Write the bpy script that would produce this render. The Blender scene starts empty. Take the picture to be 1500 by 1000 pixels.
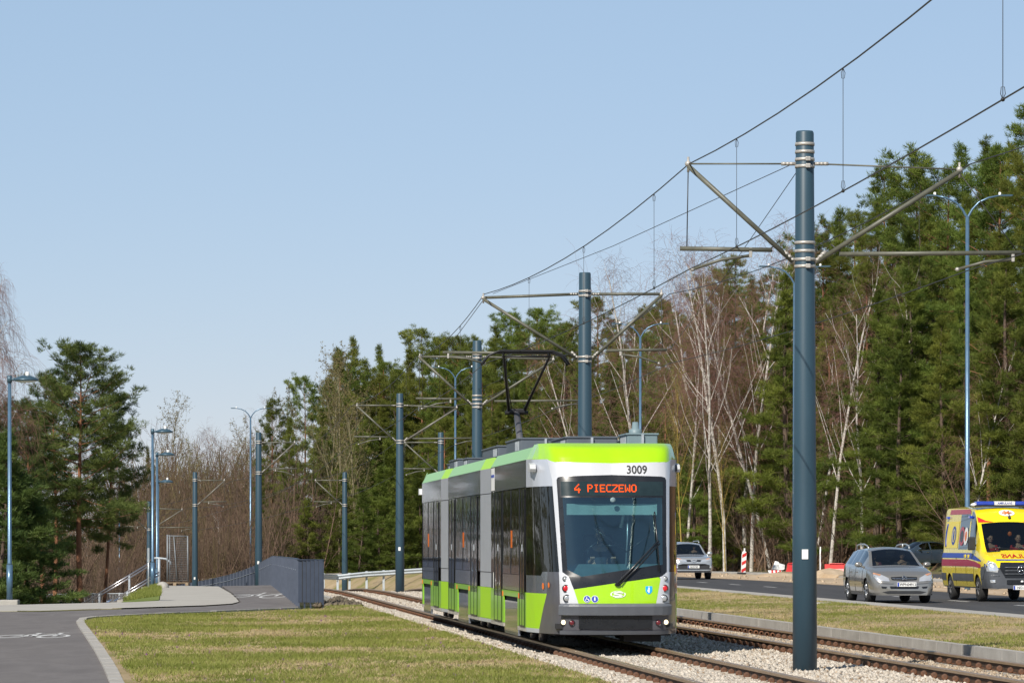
import bpy, bmesh, math, random
import numpy as np
from mathutils import Vector, Matrix
R = random.Random(11)
NR = np.random.RandomState(11)
sc = bpy.context.scene
COL = sc.collection
rad = math.radians
# ---------------------------------------------------------------- camera model (real metres; camera 1.79 m up)
F, CZ, HY = 5600.0, 1.79, 796.0
def P(px, py, D): return Vector(((px-750)/F*D, D, CZ-(py-HY)/F*D))
def G(px, py, z):
    D = (CZ-z)*F/(py-HY)
    return Vector(((px-750)/F*D, D, z))
# ---------------------------------------------------------------- materials
def _nodes(name):
    m = bpy.data.materials.new(name); m.use_nodes = True
    nt = m.node_tree; nt.nodes.clear()
    out = nt.nodes.new('ShaderNodeOutputMaterial')
    return m, nt, out
def N(nt, typ, **kw):
    n = nt.nodes.new(typ)
    for k, v in kw.items():
        if k.startswith('_'): setattr(n, k[1:], v)
        else: n.inputs[k].default_value = v
    return n
def rgba(c, f=1.0): return (min(1, c[0]*f), min(1, c[1]*f), min(1, c[2]*f), 1)
def noise(nt, scale, detail=4, rough=.55, coord='Object', vec=None):
    tc = N(nt, 'ShaderNodeTexCoord')
    n = N(nt, 'ShaderNodeTexNoise', Scale=scale, Detail=detail, Roughness=rough)
    nt.links.new(vec if vec else tc.outputs[coord], n.inputs['Vector'])
    return n
def ramp(nt, src, stops):
    r = N(nt, 'ShaderNodeValToRGB'); e = r.color_ramp.elements
    while len(e) > 1: e.remove(e[-1])
    e[0].position = stops[0][0]; e[0].color = rgba(stops[0][1])
    for p, c in stops[1:]:
        q = e.new(p); q.color = rgba(c)
    nt.links.new(src, r.inputs['Fac'])
    return r
def mat(name, col, rough=.5, metal=0., var=.14, scale=5., bump=0., bscale=60., coat=0., spec=.5, rand=0., col2=None, stretch=None):
    m, nt, out = _nodes(name)
    b = N(nt, 'ShaderNodeBsdfPrincipled', Roughness=rough, Metallic=metal)
    b.inputs['Coat Weight'].default_value = coat; b.inputs['Coat Roughness'].default_value = .04
    b.inputs['Specular IOR Level'].default_value = spec
    vec = None
    if stretch:
        tc = N(nt, 'ShaderNodeTexCoord'); mp = N(nt, 'ShaderNodeMapping'); mp.inputs['Scale'].default_value = stretch
        nt.links.new(tc.outputs['Object'], mp.inputs['Vector']); vec = mp.outputs['Vector']
    n = noise(nt, scale, 5, .6, vec=vec)
    c2 = col2 if col2 else tuple(min(1, c*(1+var)) for c in col)
    c1 = col if col2 else tuple(c*(1-var) for c in col)
    r = ramp(nt, n.outputs['Fac'], [(.3, c1), (.7, c2)])
    last = r.outputs['Color']
    if rand:
        oi = N(nt, 'ShaderNodeObjectInfo'); mr = N(nt, 'ShaderNodeMapRange')
        mr.inputs['To Min'].default_value = 1-rand; mr.inputs['To Max'].default_value = 1+rand
        nt.links.new(oi.outputs['Random'], mr.inputs['Value'])
        hs = N(nt, 'ShaderNodeHueSaturation'); nt.links.new(mr.outputs['Result'], hs.inputs['Value']); nt.links.new(last, hs.inputs['Color'])
        last = hs.outputs['Color']
    nt.links.new(last, b.inputs['Base Color'])
    mr2 = N(nt, 'ShaderNodeMapRange'); mr2.inputs['To Min'].default_value = max(.02, rough*.85); mr2.inputs['To Max'].default_value = min(1, rough*1.15)
    nt.links.new(n.outputs['Fac'], mr2.inputs['Value']); nt.links.new(mr2.outputs['Result'], b.inputs['Roughness'])
    if bump:
        n2 = noise(nt, bscale, 3)
        bp = N(nt, 'ShaderNodeBump', Strength=bump, Distance=.02)
        nt.links.new(n2.outputs['Fac'], bp.inputs['Height']); nt.links.new(bp.outputs['Normal'], b.inputs['Normal'])
    nt.links.new(b.outputs['BSDF'], out.inputs['Surface'])
    return m
def leafmat(name, dark, light, trans=.3, scale=1.3, rand=.25, hue=.02):
    m, nt, out = _nodes(name)
    n = noise(nt, scale, 3, .6)
    r = ramp(nt, n.outputs['Fac'], [(.32, dark), (.68, light)])
    oi = N(nt, 'ShaderNodeObjectInfo')
    mr = N(nt, 'ShaderNodeMapRange'); mr.inputs['To Min'].default_value = 1-rand; mr.inputs['To Max'].default_value = 1+rand
    mh = N(nt, 'ShaderNodeMapRange'); mh.inputs['To Min'].default_value = .5-hue; mh.inputs['To Max'].default_value = .5+hue
    nt.links.new(oi.outputs['Random'], mr.inputs['Value'])
    ml = N(nt, 'ShaderNodeMath', _operation='FRACT'); mm = N(nt, 'ShaderNodeMath', _operation='MULTIPLY'); mm.inputs[1].default_value = 7.31
    nt.links.new(oi.outputs['Random'], mm.inputs[0]); nt.links.new(mm.outputs[0], ml.inputs[0]); nt.links.new(ml.outputs[0], mh.inputs['Value'])
    hs = N(nt, 'ShaderNodeHueSaturation'); nt.links.new(mr.outputs['Result'], hs.inputs['Value']); nt.links.new(mh.outputs['Result'], hs.inputs['Hue'])
    nt.links.new(r.outputs['Color'], hs.inputs['Color'])
    d = N(nt, 'ShaderNodeBsdfPrincipled', Roughness=.6); d.inputs['Specular IOR Level'].default_value = .25
    t = N(nt, 'ShaderNodeBsdfTranslucent'); mx = N(nt, 'ShaderNodeMixShader', Fac=trans)
    nt.links.new(hs.outputs['Color'], d.inputs['Base Color']); nt.links.new(hs.outputs['Color'], t.inputs['Color'])
    nt.links.new(d.outputs['BSDF'], mx.inputs[1]); nt.links.new(t.outputs['BSDF'], mx.inputs[2]); nt.links.new(mx.outputs['Shader'], out.inputs['Surface'])
    return m
def glassmat(name, tint, rough=.03, base=.06, refl=(.9, .95, 1, 1)):
    m, nt, out = _nodes(name)
    n = noise(nt, 3., 2)
    r = ramp(nt, n.outputs['Fac'], [(.3, tuple(c*.94 for c in tint)), (.7, tuple(min(1, c*1.06) for c in tint))])
    t = N(nt, 'ShaderNodeBsdfTransparent'); nt.links.new(r.outputs['Color'], t.inputs['Color'])
    g = N(nt, 'ShaderNodeBsdfGlossy', Roughness=rough); g.inputs['Color'].default_value = refl
    fr = N(nt, 'ShaderNodeFresnel', IOR=1.5); ad = N(nt, 'ShaderNodeMath', _operation='ADD'); ad.inputs[1].default_value = base
    nt.links.new(fr.outputs['Fac'], ad.inputs[0])
    mx = N(nt, 'ShaderNodeMixShader'); nt.links.new(ad.outputs[0], mx.inputs['Fac'])
    nt.links.new(t.outputs['BSDF'], mx.inputs[1]); nt.links.new(g.outputs['BSDF'], mx.inputs[2]); nt.links.new(mx.outputs['Shader'], out.inputs['Surface'])
    return m
def emitmat(name, col, strength):
    m, nt, out = _nodes(name)
    n = noise(nt, 20., 2); r = ramp(nt, n.outputs['Fac'], [(.3, tuple(c*.95 for c in col)), (.7, col)])
    e = N(nt, 'ShaderNodeEmission', Strength=strength); nt.links.new(r.outputs['Color'], e.inputs['Color'])
    nt.links.new(e.outputs['Emission'], out.inputs['Surface'])
    return m
def groundmat(name, stops, scale, fine=40., finemix=.35, bump=.4, bscale=60., rough=.9, stops2=None, coord='Object', stretch=None):
    """mottled outdoor surface: large patches + fine grain"""
    m, nt, out = _nodes(name)
    vec = None
    if stretch:
        tc = N(nt, 'ShaderNodeTexCoord'); mp = N(nt, 'ShaderNodeMapping'); mp.inputs['Scale'].default_value = stretch
        nt.links.new(tc.outputs['Object'], mp.inputs['Vector']); vec = mp.outputs['Vector']
    n = noise(nt, scale, 6, .62, vec=vec)
    r = ramp(nt, n.outputs['Fac'], stops)
    nf = noise(nt, fine, 3, .7)
    r2 = ramp(nt, nf.outputs['Fac'], stops2 if stops2 else [(.3, (.45, .45, .45)), (.7, (1.3, 1.3, 1.3))])
    mx = N(nt, 'ShaderNodeMix', _data_type='RGBA', _blend_type='MIX' if stops2 else 'MULTIPLY'); mx.inputs[0].default_value = finemix
    nt.links.new(r.outputs['Color'], mx.inputs[6]); nt.links.new(r2.outputs['Color'], mx.inputs[7])
    b = N(nt, 'ShaderNodeBsdfPrincipled', Roughness=rough); b.inputs['Specular IOR Level'].default_value = .25
    nt.links.new(mx.outputs[2], b.inputs['Base Color'])
    n3 = noise(nt, bscale, 4, .6)
    bp = N(nt, 'ShaderNodeBump', Strength=bump, Distance=.03)
    nt.links.new(n3.outputs['Fac'], bp.inputs['Height']); nt.links.new(bp.outputs['Normal'], b.inputs['Normal'])
    nt.links.new(b.outputs['BSDF'], out.inputs['Surface'])
    return m
M = {}
M['mast'] = mat('mast_paint', (.029, .063, .090), .42, var=.12, scale=3., stretch=(1, 1, .15))
M['lamp_pole'] = mat('lamp_pole_paint', (.10, .18, .27), .3, .35, var=.1)
M['lamp_head'] = mat('lamp_head_paint', (.055, .105, .145), .35, .2)
M['rail_galv'] = mat('guard_rail_zinc', (.44, .48, .51), .45, .0, var=.08, scale=3)
M['post_light'] = mat('fence_post_paint', (.075, .090, .125), .4, .1, var=.1)
M['galv'] = mat('galvanised_steel', (.50, .53, .55), .38, .7, var=.15, scale=12)
M['galv_dull'] = mat('dull_galvanised_steel', (.42, .46, .50), .55, .3, var=.15, scale=12)
M['arm'] = mat('fibreglass_arm', (.105, .105, .080), .45, var=.2, scale=8)
M['arm_light'] = mat('pale_fibreglass_arm', (.15, .142, .12), .4, var=.15, scale=8)
M['clamp'] = mat('clamp_metal', (.42, .40, .37), .45, .3, var=.2, scale=20)
M['wire'] = mat('copper_wire_dark', (.045, .045, .045), .5, .3)
M['white'] = mat('white_plastic', (.78, .78, .76), .5, var=.05)
M['rail_head'] = mat('rail_steel', (.30, .205, .125), .36, .35, var=.25, scale=14, stretch=(3, .3, 3))
M['rust'] = mat('rusty_rail', (.075, .040, .022), .8, 0, var=.4, scale=25, bump=.3)
M['fastener'] = mat('rusty_fastener', (.075, .042, .028), .75, .1, scale=9, bump=.3, col2=(.21, .085, .036))
M['concrete'] = groundmat('kerb_concrete', [(.3, (.36, .34, .31)), (.7, (.47, .45, .42))], 1.6, 60, .35, .25, 90, .85)
M['sleeper'] = groundmat('sleeper_concrete', [(.3, (.42, .38, .32)), (.7, (.55, .50, .43))], 3., 60, .4, .2, 90, .85)
M['ballast'] = groundmat('ballast_gravel', [(.3, (.33, .295, .25)), (.55, (.46, .425, .38)), (.75, (.41, .33, .24))], 2.2, 16, .6, 1., 22, .9)
M['stone'] = groundmat('ballast_stone', [(.36, (.28, .19, .115)), (.45, (.46, .405, .335)), (.60, (.63, .575, .50)), (.74, (.46, .32, .19))], 9., 60, .25, .2, 90, .85)
M['sandstone'] = groundmat('sandy_ballast_stone', [(.36, (.30, .21, .13)), (.5, (.44, .35, .25)), (.7, (.55, .48, .39))], 9., 60, .25, .2, 90, .9)
M['asphalt'] = groundmat('road_asphalt', [(.3, (.058, .057, .059)), (.7, (.080, .078, .080))], .55, 120, .35, .15, 150, .8, stretch=(3, .15, 1))
M['path_asphalt'] = groundmat('path_asphalt', [(.30, (.130, .119, .117)), (.44, (.168, .155, .152)), (.50, (.190, .176, .172)), (.53, (.165, .152, .149)), (.7, (.215, .200, .193))], .32, 60, .4, .25, 160, .85, stretch=(1.6, .35, 1))
M['paving'] = groundmat('pavement_slabs', [(.3, (.385, .365, .33)), (.7, (.46, .44, .40))], .7, 70, .25, .15, 90, .85)
M['paint'] = groundmat('road_marking_paint', [(.3, (.52, .52, .52)), (.7, (.72, .72, .71))], 3., 40, .4, .1, 90, .7)
M['soil'] = groundmat('lawn_soil', [(.30, (.19, .20, .055)), (.40, (.26, .23, .09)), (.50, (.37, .285, .16)), (.70, (.46, .355, .225))], .8, 14, .5, .8, 25, .95, stretch=(.6, .4, 1))
M['ground'] = groundmat('rough_ground', [(.35, (.10, .105, .03)), (.55, (.17, .14, .07)), (.7, (.20, .155, .09))], .25, 9, .5, .6, 12, .95)
M['sand'] = groundmat('construction_sand', [(.3, (.40, .29, .18)), (.55, (.50, .385, .265)), (.75, (.58, .46, .33))], .8, 8, .3, .5, 14, .95)
M['litter'] = groundmat('leaf_litter', [(.3, (.075, .05, .025)), (.5, (.13, .082, .045)), (.62, (.19, .10, .045)), (.75, (.085, .10, .03))], .5, 6, .5, .9, 9, .95)
M['grass'] = leafmat('grass_blades', (.165, .20, .034), (.31, .325, .085), .35, .5, 0, 0)
M['straw'] = leafmat('dry_grass_blades', (.40, .31, .15), (.58, .48, .27), .3, .8, 0, 0)
M['soil_dark'] = mat('dark_soil', (.17, .12, .075), .95, var=.3)
M['petal'] = mat('purple_petals', (.20, .06, .22), .6)
M['needles'] = leafmat('pine_needles', (.078, .112, .020), (.220, .252, .046), .44, .55, .30, .022)
M['needles_dark'] = leafmat('dark_pine_needles', (.042, .076, .021), (.155, .200, .050), .38, .6, .25, .02)
M['pine_bark'] = mat('pine_bark', (.10, .070, .05), .9, var=.35, scale=8, bump=.5, bscale=14)
M['pine_bark_red'] = mat('orange_pine_bark', (.23, .105, .055), .9, var=.4, scale=3, bump=.5, bscale=14, stretch=(1, 1, .3))
M['birch_bark'] = mat('birch_bark', (.24, .21, .18), .8, scale=4., col2=(.70, .66, .60), stretch=(1.2, 1.2, 2.2))
M['birch_twig'] = mat('birch_twigs', (.19, .098, .075), .8, var=.25, rand=.2)
M['willow_bark'] = mat('olive_bark', (.20, .175, .10), .85, var=.3, scale=3)
M['yellow_bark'] = mat('lichen_yellow_bark', (.34, .24, .05), .85, var=.3, scale=3)
M['brush_olive'] = mat('olive_brush_twigs', (.13, .10, .042), .85, var=.3, scale=.8, rand=.3)
M['brush'] = mat('bare_brush_twigs', (.125, .080, .053), .85, var=.35, scale=.8, rand=.35)
M['buds'] = leafmat('yellow_green_buds', (.16, .13, .05), (.25, .22, .09), .3, 1.5, .2)
M['deck_grey'] = mat('fence_paint', (.036, .048, .075), .45, .1, var=.1)
M['black_line'] = mat('dark_joint', (.015, .017, .022), .6)
M['mesh_grey'] = mat('weathered_mesh_steel', (.20, .22, .24), .55, .2, var=.15)
M['wood'] = mat('pallet_wood', (.28, .21, .14), .85, var=.25, scale=9, bump=.2)
# ---------------------------------------------------------------- mesh building
class MB:
    def __init__(s): s.v = []; s.f = []; s.sm = []
    def add(s, vs, fs, smooth=False):
        o = len(s.v); s.v += [tuple(p) for p in vs]
        s.f += [tuple(i+o for i in q) for q in fs]; s.sm += [smooth]*len(fs)
        return s
    def box(s, x0, x1, y0, y1, z0, z1, bev=0.):
        if bev > 0:
            b = bmesh.new(); bmesh.ops.create_cube(b, size=1)
            for v in b.verts: v.co = Vector(((x0+x1)/2+v.co.x*(x1-x0), (y0+y1)/2+v.co.y*(y1-y0), (z0+z1)/2+v.co.z*(z1-z0)))
            bmesh.ops.bevel(b, geom=b.edges[:], offset=bev, segments=2, affect='EDGES', profile=.6)
            b.verts.index_update()
            s.add([v.co for v in b.verts], [[v.index for v in f.verts] for f in b.faces]); b.free(); return s
        return s.add([(x0, y0, z0), (x1, y0, z0), (x1, y1, z0), (x0, y1, z0), (x0, y0, z1), (x1, y0, z1), (x1, y1, z1), (x0, y1, z1)],
                     [(0, 3, 2, 1), (4, 5, 6, 7), (0, 1, 5, 4), (1, 2, 6, 5), (2, 3, 7, 6), (3, 0, 4, 7)])
    def tube(s, pts, r, n=8, cap=True, smooth=True):
        pts = [Vector(p) for p in pts]
        rs = r if isinstance(r, (list, tuple)) else [r]*len(pts)
        o = len(s.v); ref = None
        for i, p in enumerate(pts):
            t = (pts[min(i+1, len(pts)-1)]-pts[max(i-1, 0)]).normalized()
            if ref is None:
                ref = t.cross(Vector((0, 0, 1)))
                if ref.length < .05: ref = t.cross(Vector((0, 1, 0)))
                ref.normalize()
            a = (ref-t*ref.dot(t)).normalized(); ref = a
            b = t.cross(a)
            for k in range(n):
                th = 2*math.pi*k/n
                s.v.append(tuple(p+(a*math.cos(th)+b*math.sin(th))*rs[i]))
        for i in range(len(pts)-1):
            for k in range(n):
                k2 = (k+1) % n
                s.f.append((o+i*n+k, o+i*n+k2, o+(i+1)*n+k2, o+(i+1)*n+k)); s.sm.append(smooth)
        if cap:
            s.f.append(tuple(o+k for k in reversed(range(n)))); s.sm.append(False)
            e = o+(len(pts)-1)*n
            s.f.append(tuple(e+k for k in range(n))); s.sm.append(False)
        return s
    def lathe(s, prof, c=(0, 0, 0), n=20, axis='z'):
        """prof: (radius, height) list"""
        vs = []; fs = []
        for r, h in prof:
            for k in range(n):
                th = 2*math.pi*k/n
                x, y = r*math.cos(th), r*math.sin(th)
                p = (x, y, h) if axis == 'z' else ((h, x, y) if axis == 'x' else (x, h, y))
                vs.append((p[0]+c[0], p[1]+c[1], p[2]+c[2]))
        m = len(prof)
        for i in range(m-1):
            for k in range(n):
                k2 = (k+1) % n
                fs.append((i*n+k, i*n+k2, (i+1)*n+k2, (i+1)*n+k))
        s.add(vs, fs, True)
        s.add(vs[:n], [tuple(reversed(range(n)))]); s.add(vs[-n:], [tuple(range(n))])
        return s
    def prism(s, poly, z0, z1, ax='z'):
        """extruded outline; poly = 2D points; ax='y': (x,z) outline extruded in y; ax='x': (y,z) outline extruded in x"""
        n = len(poly)
        def q(p, h): return (p[0], p[1], h) if ax == 'z' else ((p[0], h, p[1]) if ax == 'y' else (h, p[0], p[1]))
        vs = [q(p, z0) for p in poly]+[q(p, z1) for p in poly]
        return s.add(vs, [tuple(reversed(range(n))), tuple(range(n, 2*n))]+[(i, (i+1) % n, n+(i+1) % n, n+i) for i in range(n)])
    def ell(s, c, r, n=12, m=8):
        vs = []; fs = []
        for i in range(m+1):
            ph = math.pi*i/m
            for k in range(n):
                th = 2*math.pi*k/n
                vs.append((c[0]+r[0]*math.sin(ph)*math.cos(th), c[1]+r[1]*math.sin(ph)*math.sin(th), c[2]+r[2]*math.cos(ph)))
        for i in range(m):
            for k in range(n):
                fs.append((i*n+k, (i+1)*n+k, (i+1)*n+(k+1) % n, i*n+(k+1) % n))
        return s.add(vs, fs, True)
    def mesh(s, name, m):
        me = bpy.data.meshes.new(name); me.from_pydata(s.v, [], s.f)
        me.polygons.foreach_set('use_smooth', s.sm); me.materials.append(m); me.update()
        return me
    def build(s, name, m, parent=None, fixn=True):
        me = s.mesh(name, m)
        if fixn:
            b = bmesh.new(); b.from_mesh(me); bmesh.ops.recalc_face_normals(b, faces=b.faces[:]); b.to_mesh(me); b.free()
        return link(name, me, parent)
def link(name, me, parent=None):
    o = bpy.data.objects.new(name, me); COL.objects.link(o)
    if parent: o.parent = parent
    return o
def tag(o, label=None, cat=None, group=None, kind=None):
    if label: o['label'] = label
    if cat: o['category'] = cat
    if group: o['group'] = group
    if kind: o['kind'] = kind
    return o
def thing(name, label, cat, loc=(0, 0, 0), rz=0., group=None):
    o = bpy.data.objects.new(name, None); COL.objects.link(o); o.empty_display_size = .3
    o.location = loc; o.rotation_euler = (0, 0, rz)
    return tag(o, label, cat, group)
KIDS = {}
def copy_tree(o, parent=None):
    c = o.copy(); COL.objects.link(c)
    if parent: c.parent = parent
    for ch in [x for x in list(o.children)]: copy_tree(ch, c)
    return c
def np_mesh(name, verts, faces, m, smooth=False):
    """verts Nx3, faces MxK numpy"""
    me = bpy.data.meshes.new(name)
    nv, nf, k = len(verts), len(faces), faces.shape[1]
    me.vertices.add(nv); me.vertices.foreach_set('co', np.asarray(verts, dtype=np.float32).ravel())
    me.loops.add(nf*k); me.loops.foreach_set('vertex_index', np.asarray(faces, dtype=np.int32).ravel())
    me.polygons.add(nf); me.polygons.foreach_set('loop_start', np.arange(0, nf*k, k, dtype=np.int32))
    if smooth: me.polygons.foreach_set('use_smooth', np.ones(nf, dtype=bool))
    me.materials.append(m); me.update(calc_edges=True)
    return me
def text_mb(txt, h, font_w=1.0, depth=0., bold=0.):
    """built-in font as a flat mesh: list verts (x,y) centred, faces"""
    cu = bpy.data.curves.new('lettering', 'FONT'); cu.body = txt; cu.size = h*1.4; cu.align_x = 'CENTER'; cu.align_y = 'CENTER'
    cu.resolution_u = 3; cu.offset = bold
    o = bpy.data.objects.new('lettering', cu); COL.objects.link(o)
    dg = bpy.context.evaluated_depsgraph_get(); me = bpy.data.meshes.new_from_object(o.evaluated_get(dg))
    vs = [(v.co.x*font_w, v.co.y) for v in me.vertices]; fs = [tuple(p.vertices) for p in me.polygons]
    bpy.data.objects.remove(o); bpy.data.curves.remove(cu); bpy.data.meshes.remove(me)
    xs = [p[0] for p in vs]; ys = [p[1] for p in vs]
    cx, cy = (min(xs)+max(xs))/2, (min(ys)+max(ys))/2
    return [(x-cx, y-cy) for x, y in vs], fs
def sub2d(poly, step):
    """cut a 2D outline into cells no wider than step -> verts2d, faces"""
    b = bmesh.new()
    f = b.faces.new([b.verts.new((p[0], p[1], 0)) for p in poly])
    xs = [p[0] for p in poly]; ys = [p[1] for p in poly]
    for ax, lo, hi in ((0, min(xs), max(xs)), (1, min(ys), max(ys))):
        n = int((hi-lo)/step)
        for i in range(1, n+1):
            c = lo+(hi-lo)*i/(n+1)
            pl = Vector((c, 0, 0)) if ax == 0 else Vector((0, c, 0)); no = Vector((1, 0, 0)) if ax == 0 else Vector((0, 1, 0))
            bmesh.ops.bisect_plane(b, geom=b.verts[:]+b.edges[:]+b.faces[:], plane_co=pl, plane_no=no)
    bmesh.ops.triangulate(b, faces=[f for f in b.faces if len(f.verts) > 4])
    b.verts.index_update()
    out = [(v.co.x, v.co.y) for v in b.verts], [tuple(v.index for v in f.verts) for f in b.faces]
    b.free(); return out
# ---------------------------------------------------------------- lines of the place
def spline(knots):
    xs = np.array([k[0] for k in knots], float); ys = np.array([k[1] for k in knots], float)
    d = np.gradient(ys, xs)
    def f(x):
        x = np.asarray(x, float); i = np.clip(np.searchsorted(xs, x)-1, 0, len(xs)-2)
        h = xs[i+1]-xs[i]; t = (x-xs[i])/h
        t = np.clip(t, -5, 5)
        lin_lo = ys[0]+d[0]*(x-xs[0]); lin_hi = ys[-1]+d[-1]*(x-xs[-1])
        v = (2*t**3-3*t**2+1)*ys[i]+(t**3-2*t**2+t)*h*d[i]+(-2*t**3+3*t**2)*ys[i+1]+(t**3-t**2)*h*d[i+1]
        return np.where(x < xs[0], lin_lo, np.where(x > xs[-1], lin_hi, v))
    return f
SL = -.0923
Cx = spline([(20, 7.52), (60, 3.83), (100, .136), (150, -4.48), (179, -7.6), (219.5, -13.9), (258, -24.0), (300, -38.5), (350, -58.)])
TZ = spline([(0, 0), (60, 0), (120, 0), (140, -.02), (155, -.12), (179, -.75), (219.5, -1.85), (258, -3.1), (300, -4.2), (350, -4.6), (420, -4.8)])
RZ = spline([(0, .1), (100, .1), (180, .1), (215, .02), (260, -.5), (330, -2.2), (400, -3.)])
def sstep(a, b, x):
    t = np.clip((np.asarray(x, float)-a)/(b-a), 0, 1); return t*t*(3-2*t)
def cor(Y, o):
    """corridor: metres right of the line between the tracks -> world X"""
    return Cx(Y)+o
FE_px = np.array([-400, 100, 300, 400, 480, 560, 700, 900, 1150, 1500, 1700, 2400.])
FE_D = np.array([420, 420, 400, 385, 395, 400, 380, 335, 278, 206, 190, 180.])
FE_s = np.array([.02, .02, .03, .08, .13, .16, .19, .23, .27, .28, .28, .28])
def edgeD(px): return np.interp(px, FE_px, FE_D)
def gz(X, Y):
    X = np.asarray(X, float); Y = np.asarray(Y, float)
    o = X-Cx(np.minimum(Y, 330)); px = 750+F*X/np.maximum(Y, 8)
    base = TZ(Y)*(1-sstep(4, 10, o))+RZ(Y)*sstep(4, 10, o)
    e = np.maximum(0, Y-edgeD(px)); s = np.interp(px, FE_px, FE_s)
    base = base-1.5*np.maximum((1-sstep(-12.2, -9.9, o))*sstep(111, 120, Y), (1-sstep(-17, -14.0, o))*sstep(106.6, 110, Y))*(1-sstep(190, 238, Y))
    return base+np.minimum(e*s, s*75)+.5*sstep(0, 8, e)*(px > 850)
def corz(Y, o): return TZ(Y)*(1-sstep(4, 10, o))+RZ(Y)*sstep(4, 10, o)
# ================================================================ SETTING
from mathutils.geometry import tessellate_polygon
def structure(o): o['kind'] = 'structure'; return o
def sheet(name, pts, z, m, kind='structure', thick=0.):
    """flat ground sheet from an outline of (x,y)"""
    tri = tessellate_polygon([[Vector((p[0], p[1], 0)) for p in pts]])
    mb = MB(); mb.add([(p[0], p[1], z) for p in pts], [tuple(t) for t in tri])
    if thick:
        n = len(pts)
        mb.add([(p[0], p[1], z) for p in pts]+[(p[0], p[1], z-thick) for p in pts], [(i, (i+1) % n, n+(i+1) % n, n+i) for i in range(n)])
    o = mb.build(name, m)
    b = bmesh.new(); b.from_mesh(o.data)
    for f in b.faces:
        if abs(f.normal.z) > .9 and f.normal.z < 0: f.normal_flip()
    b.to_mesh(o.data); b.free()
    if kind: o['kind'] = kind
    return o
def strip(name, o0, o1, z0, z1, Y0, Y1, m, dy=4., nx=2, rough=0., zf=corz, kind='structure', skirt=.25):
    """a sheet that follows the tracks: o0..o1 metres right of the line between them; sides drop by skirt"""
    Ys = np.arange(Y0, Y1+dy*.5, dy); vs = []; fs = []
    cols = nx+3
    for Y in Ys:
        for j in range(cols):
            t = (min(max(j-1, 0), nx))/nx; o = o0+(o1-o0)*t
            z = float(zf(Y, o))+z0+(z1-z0)*t
            if j in (0, cols-1): z -= skirt
            elif rough and 0 < t < 1: z += rough*(NR.rand()-.25)
            vs.append((float(cor(Y, o)), float(Y), z))
    for i in range(len(Ys)-1):
        for j in range(cols-1):
            a = i*cols+j; fs.append((a, a+1, a+cols+1, a+cols))
    mb = MB(); mb.add(vs, fs); ob = mb.build(name, m, fixn=False)
    if kind: ob['kind'] = kind
    return ob
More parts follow.
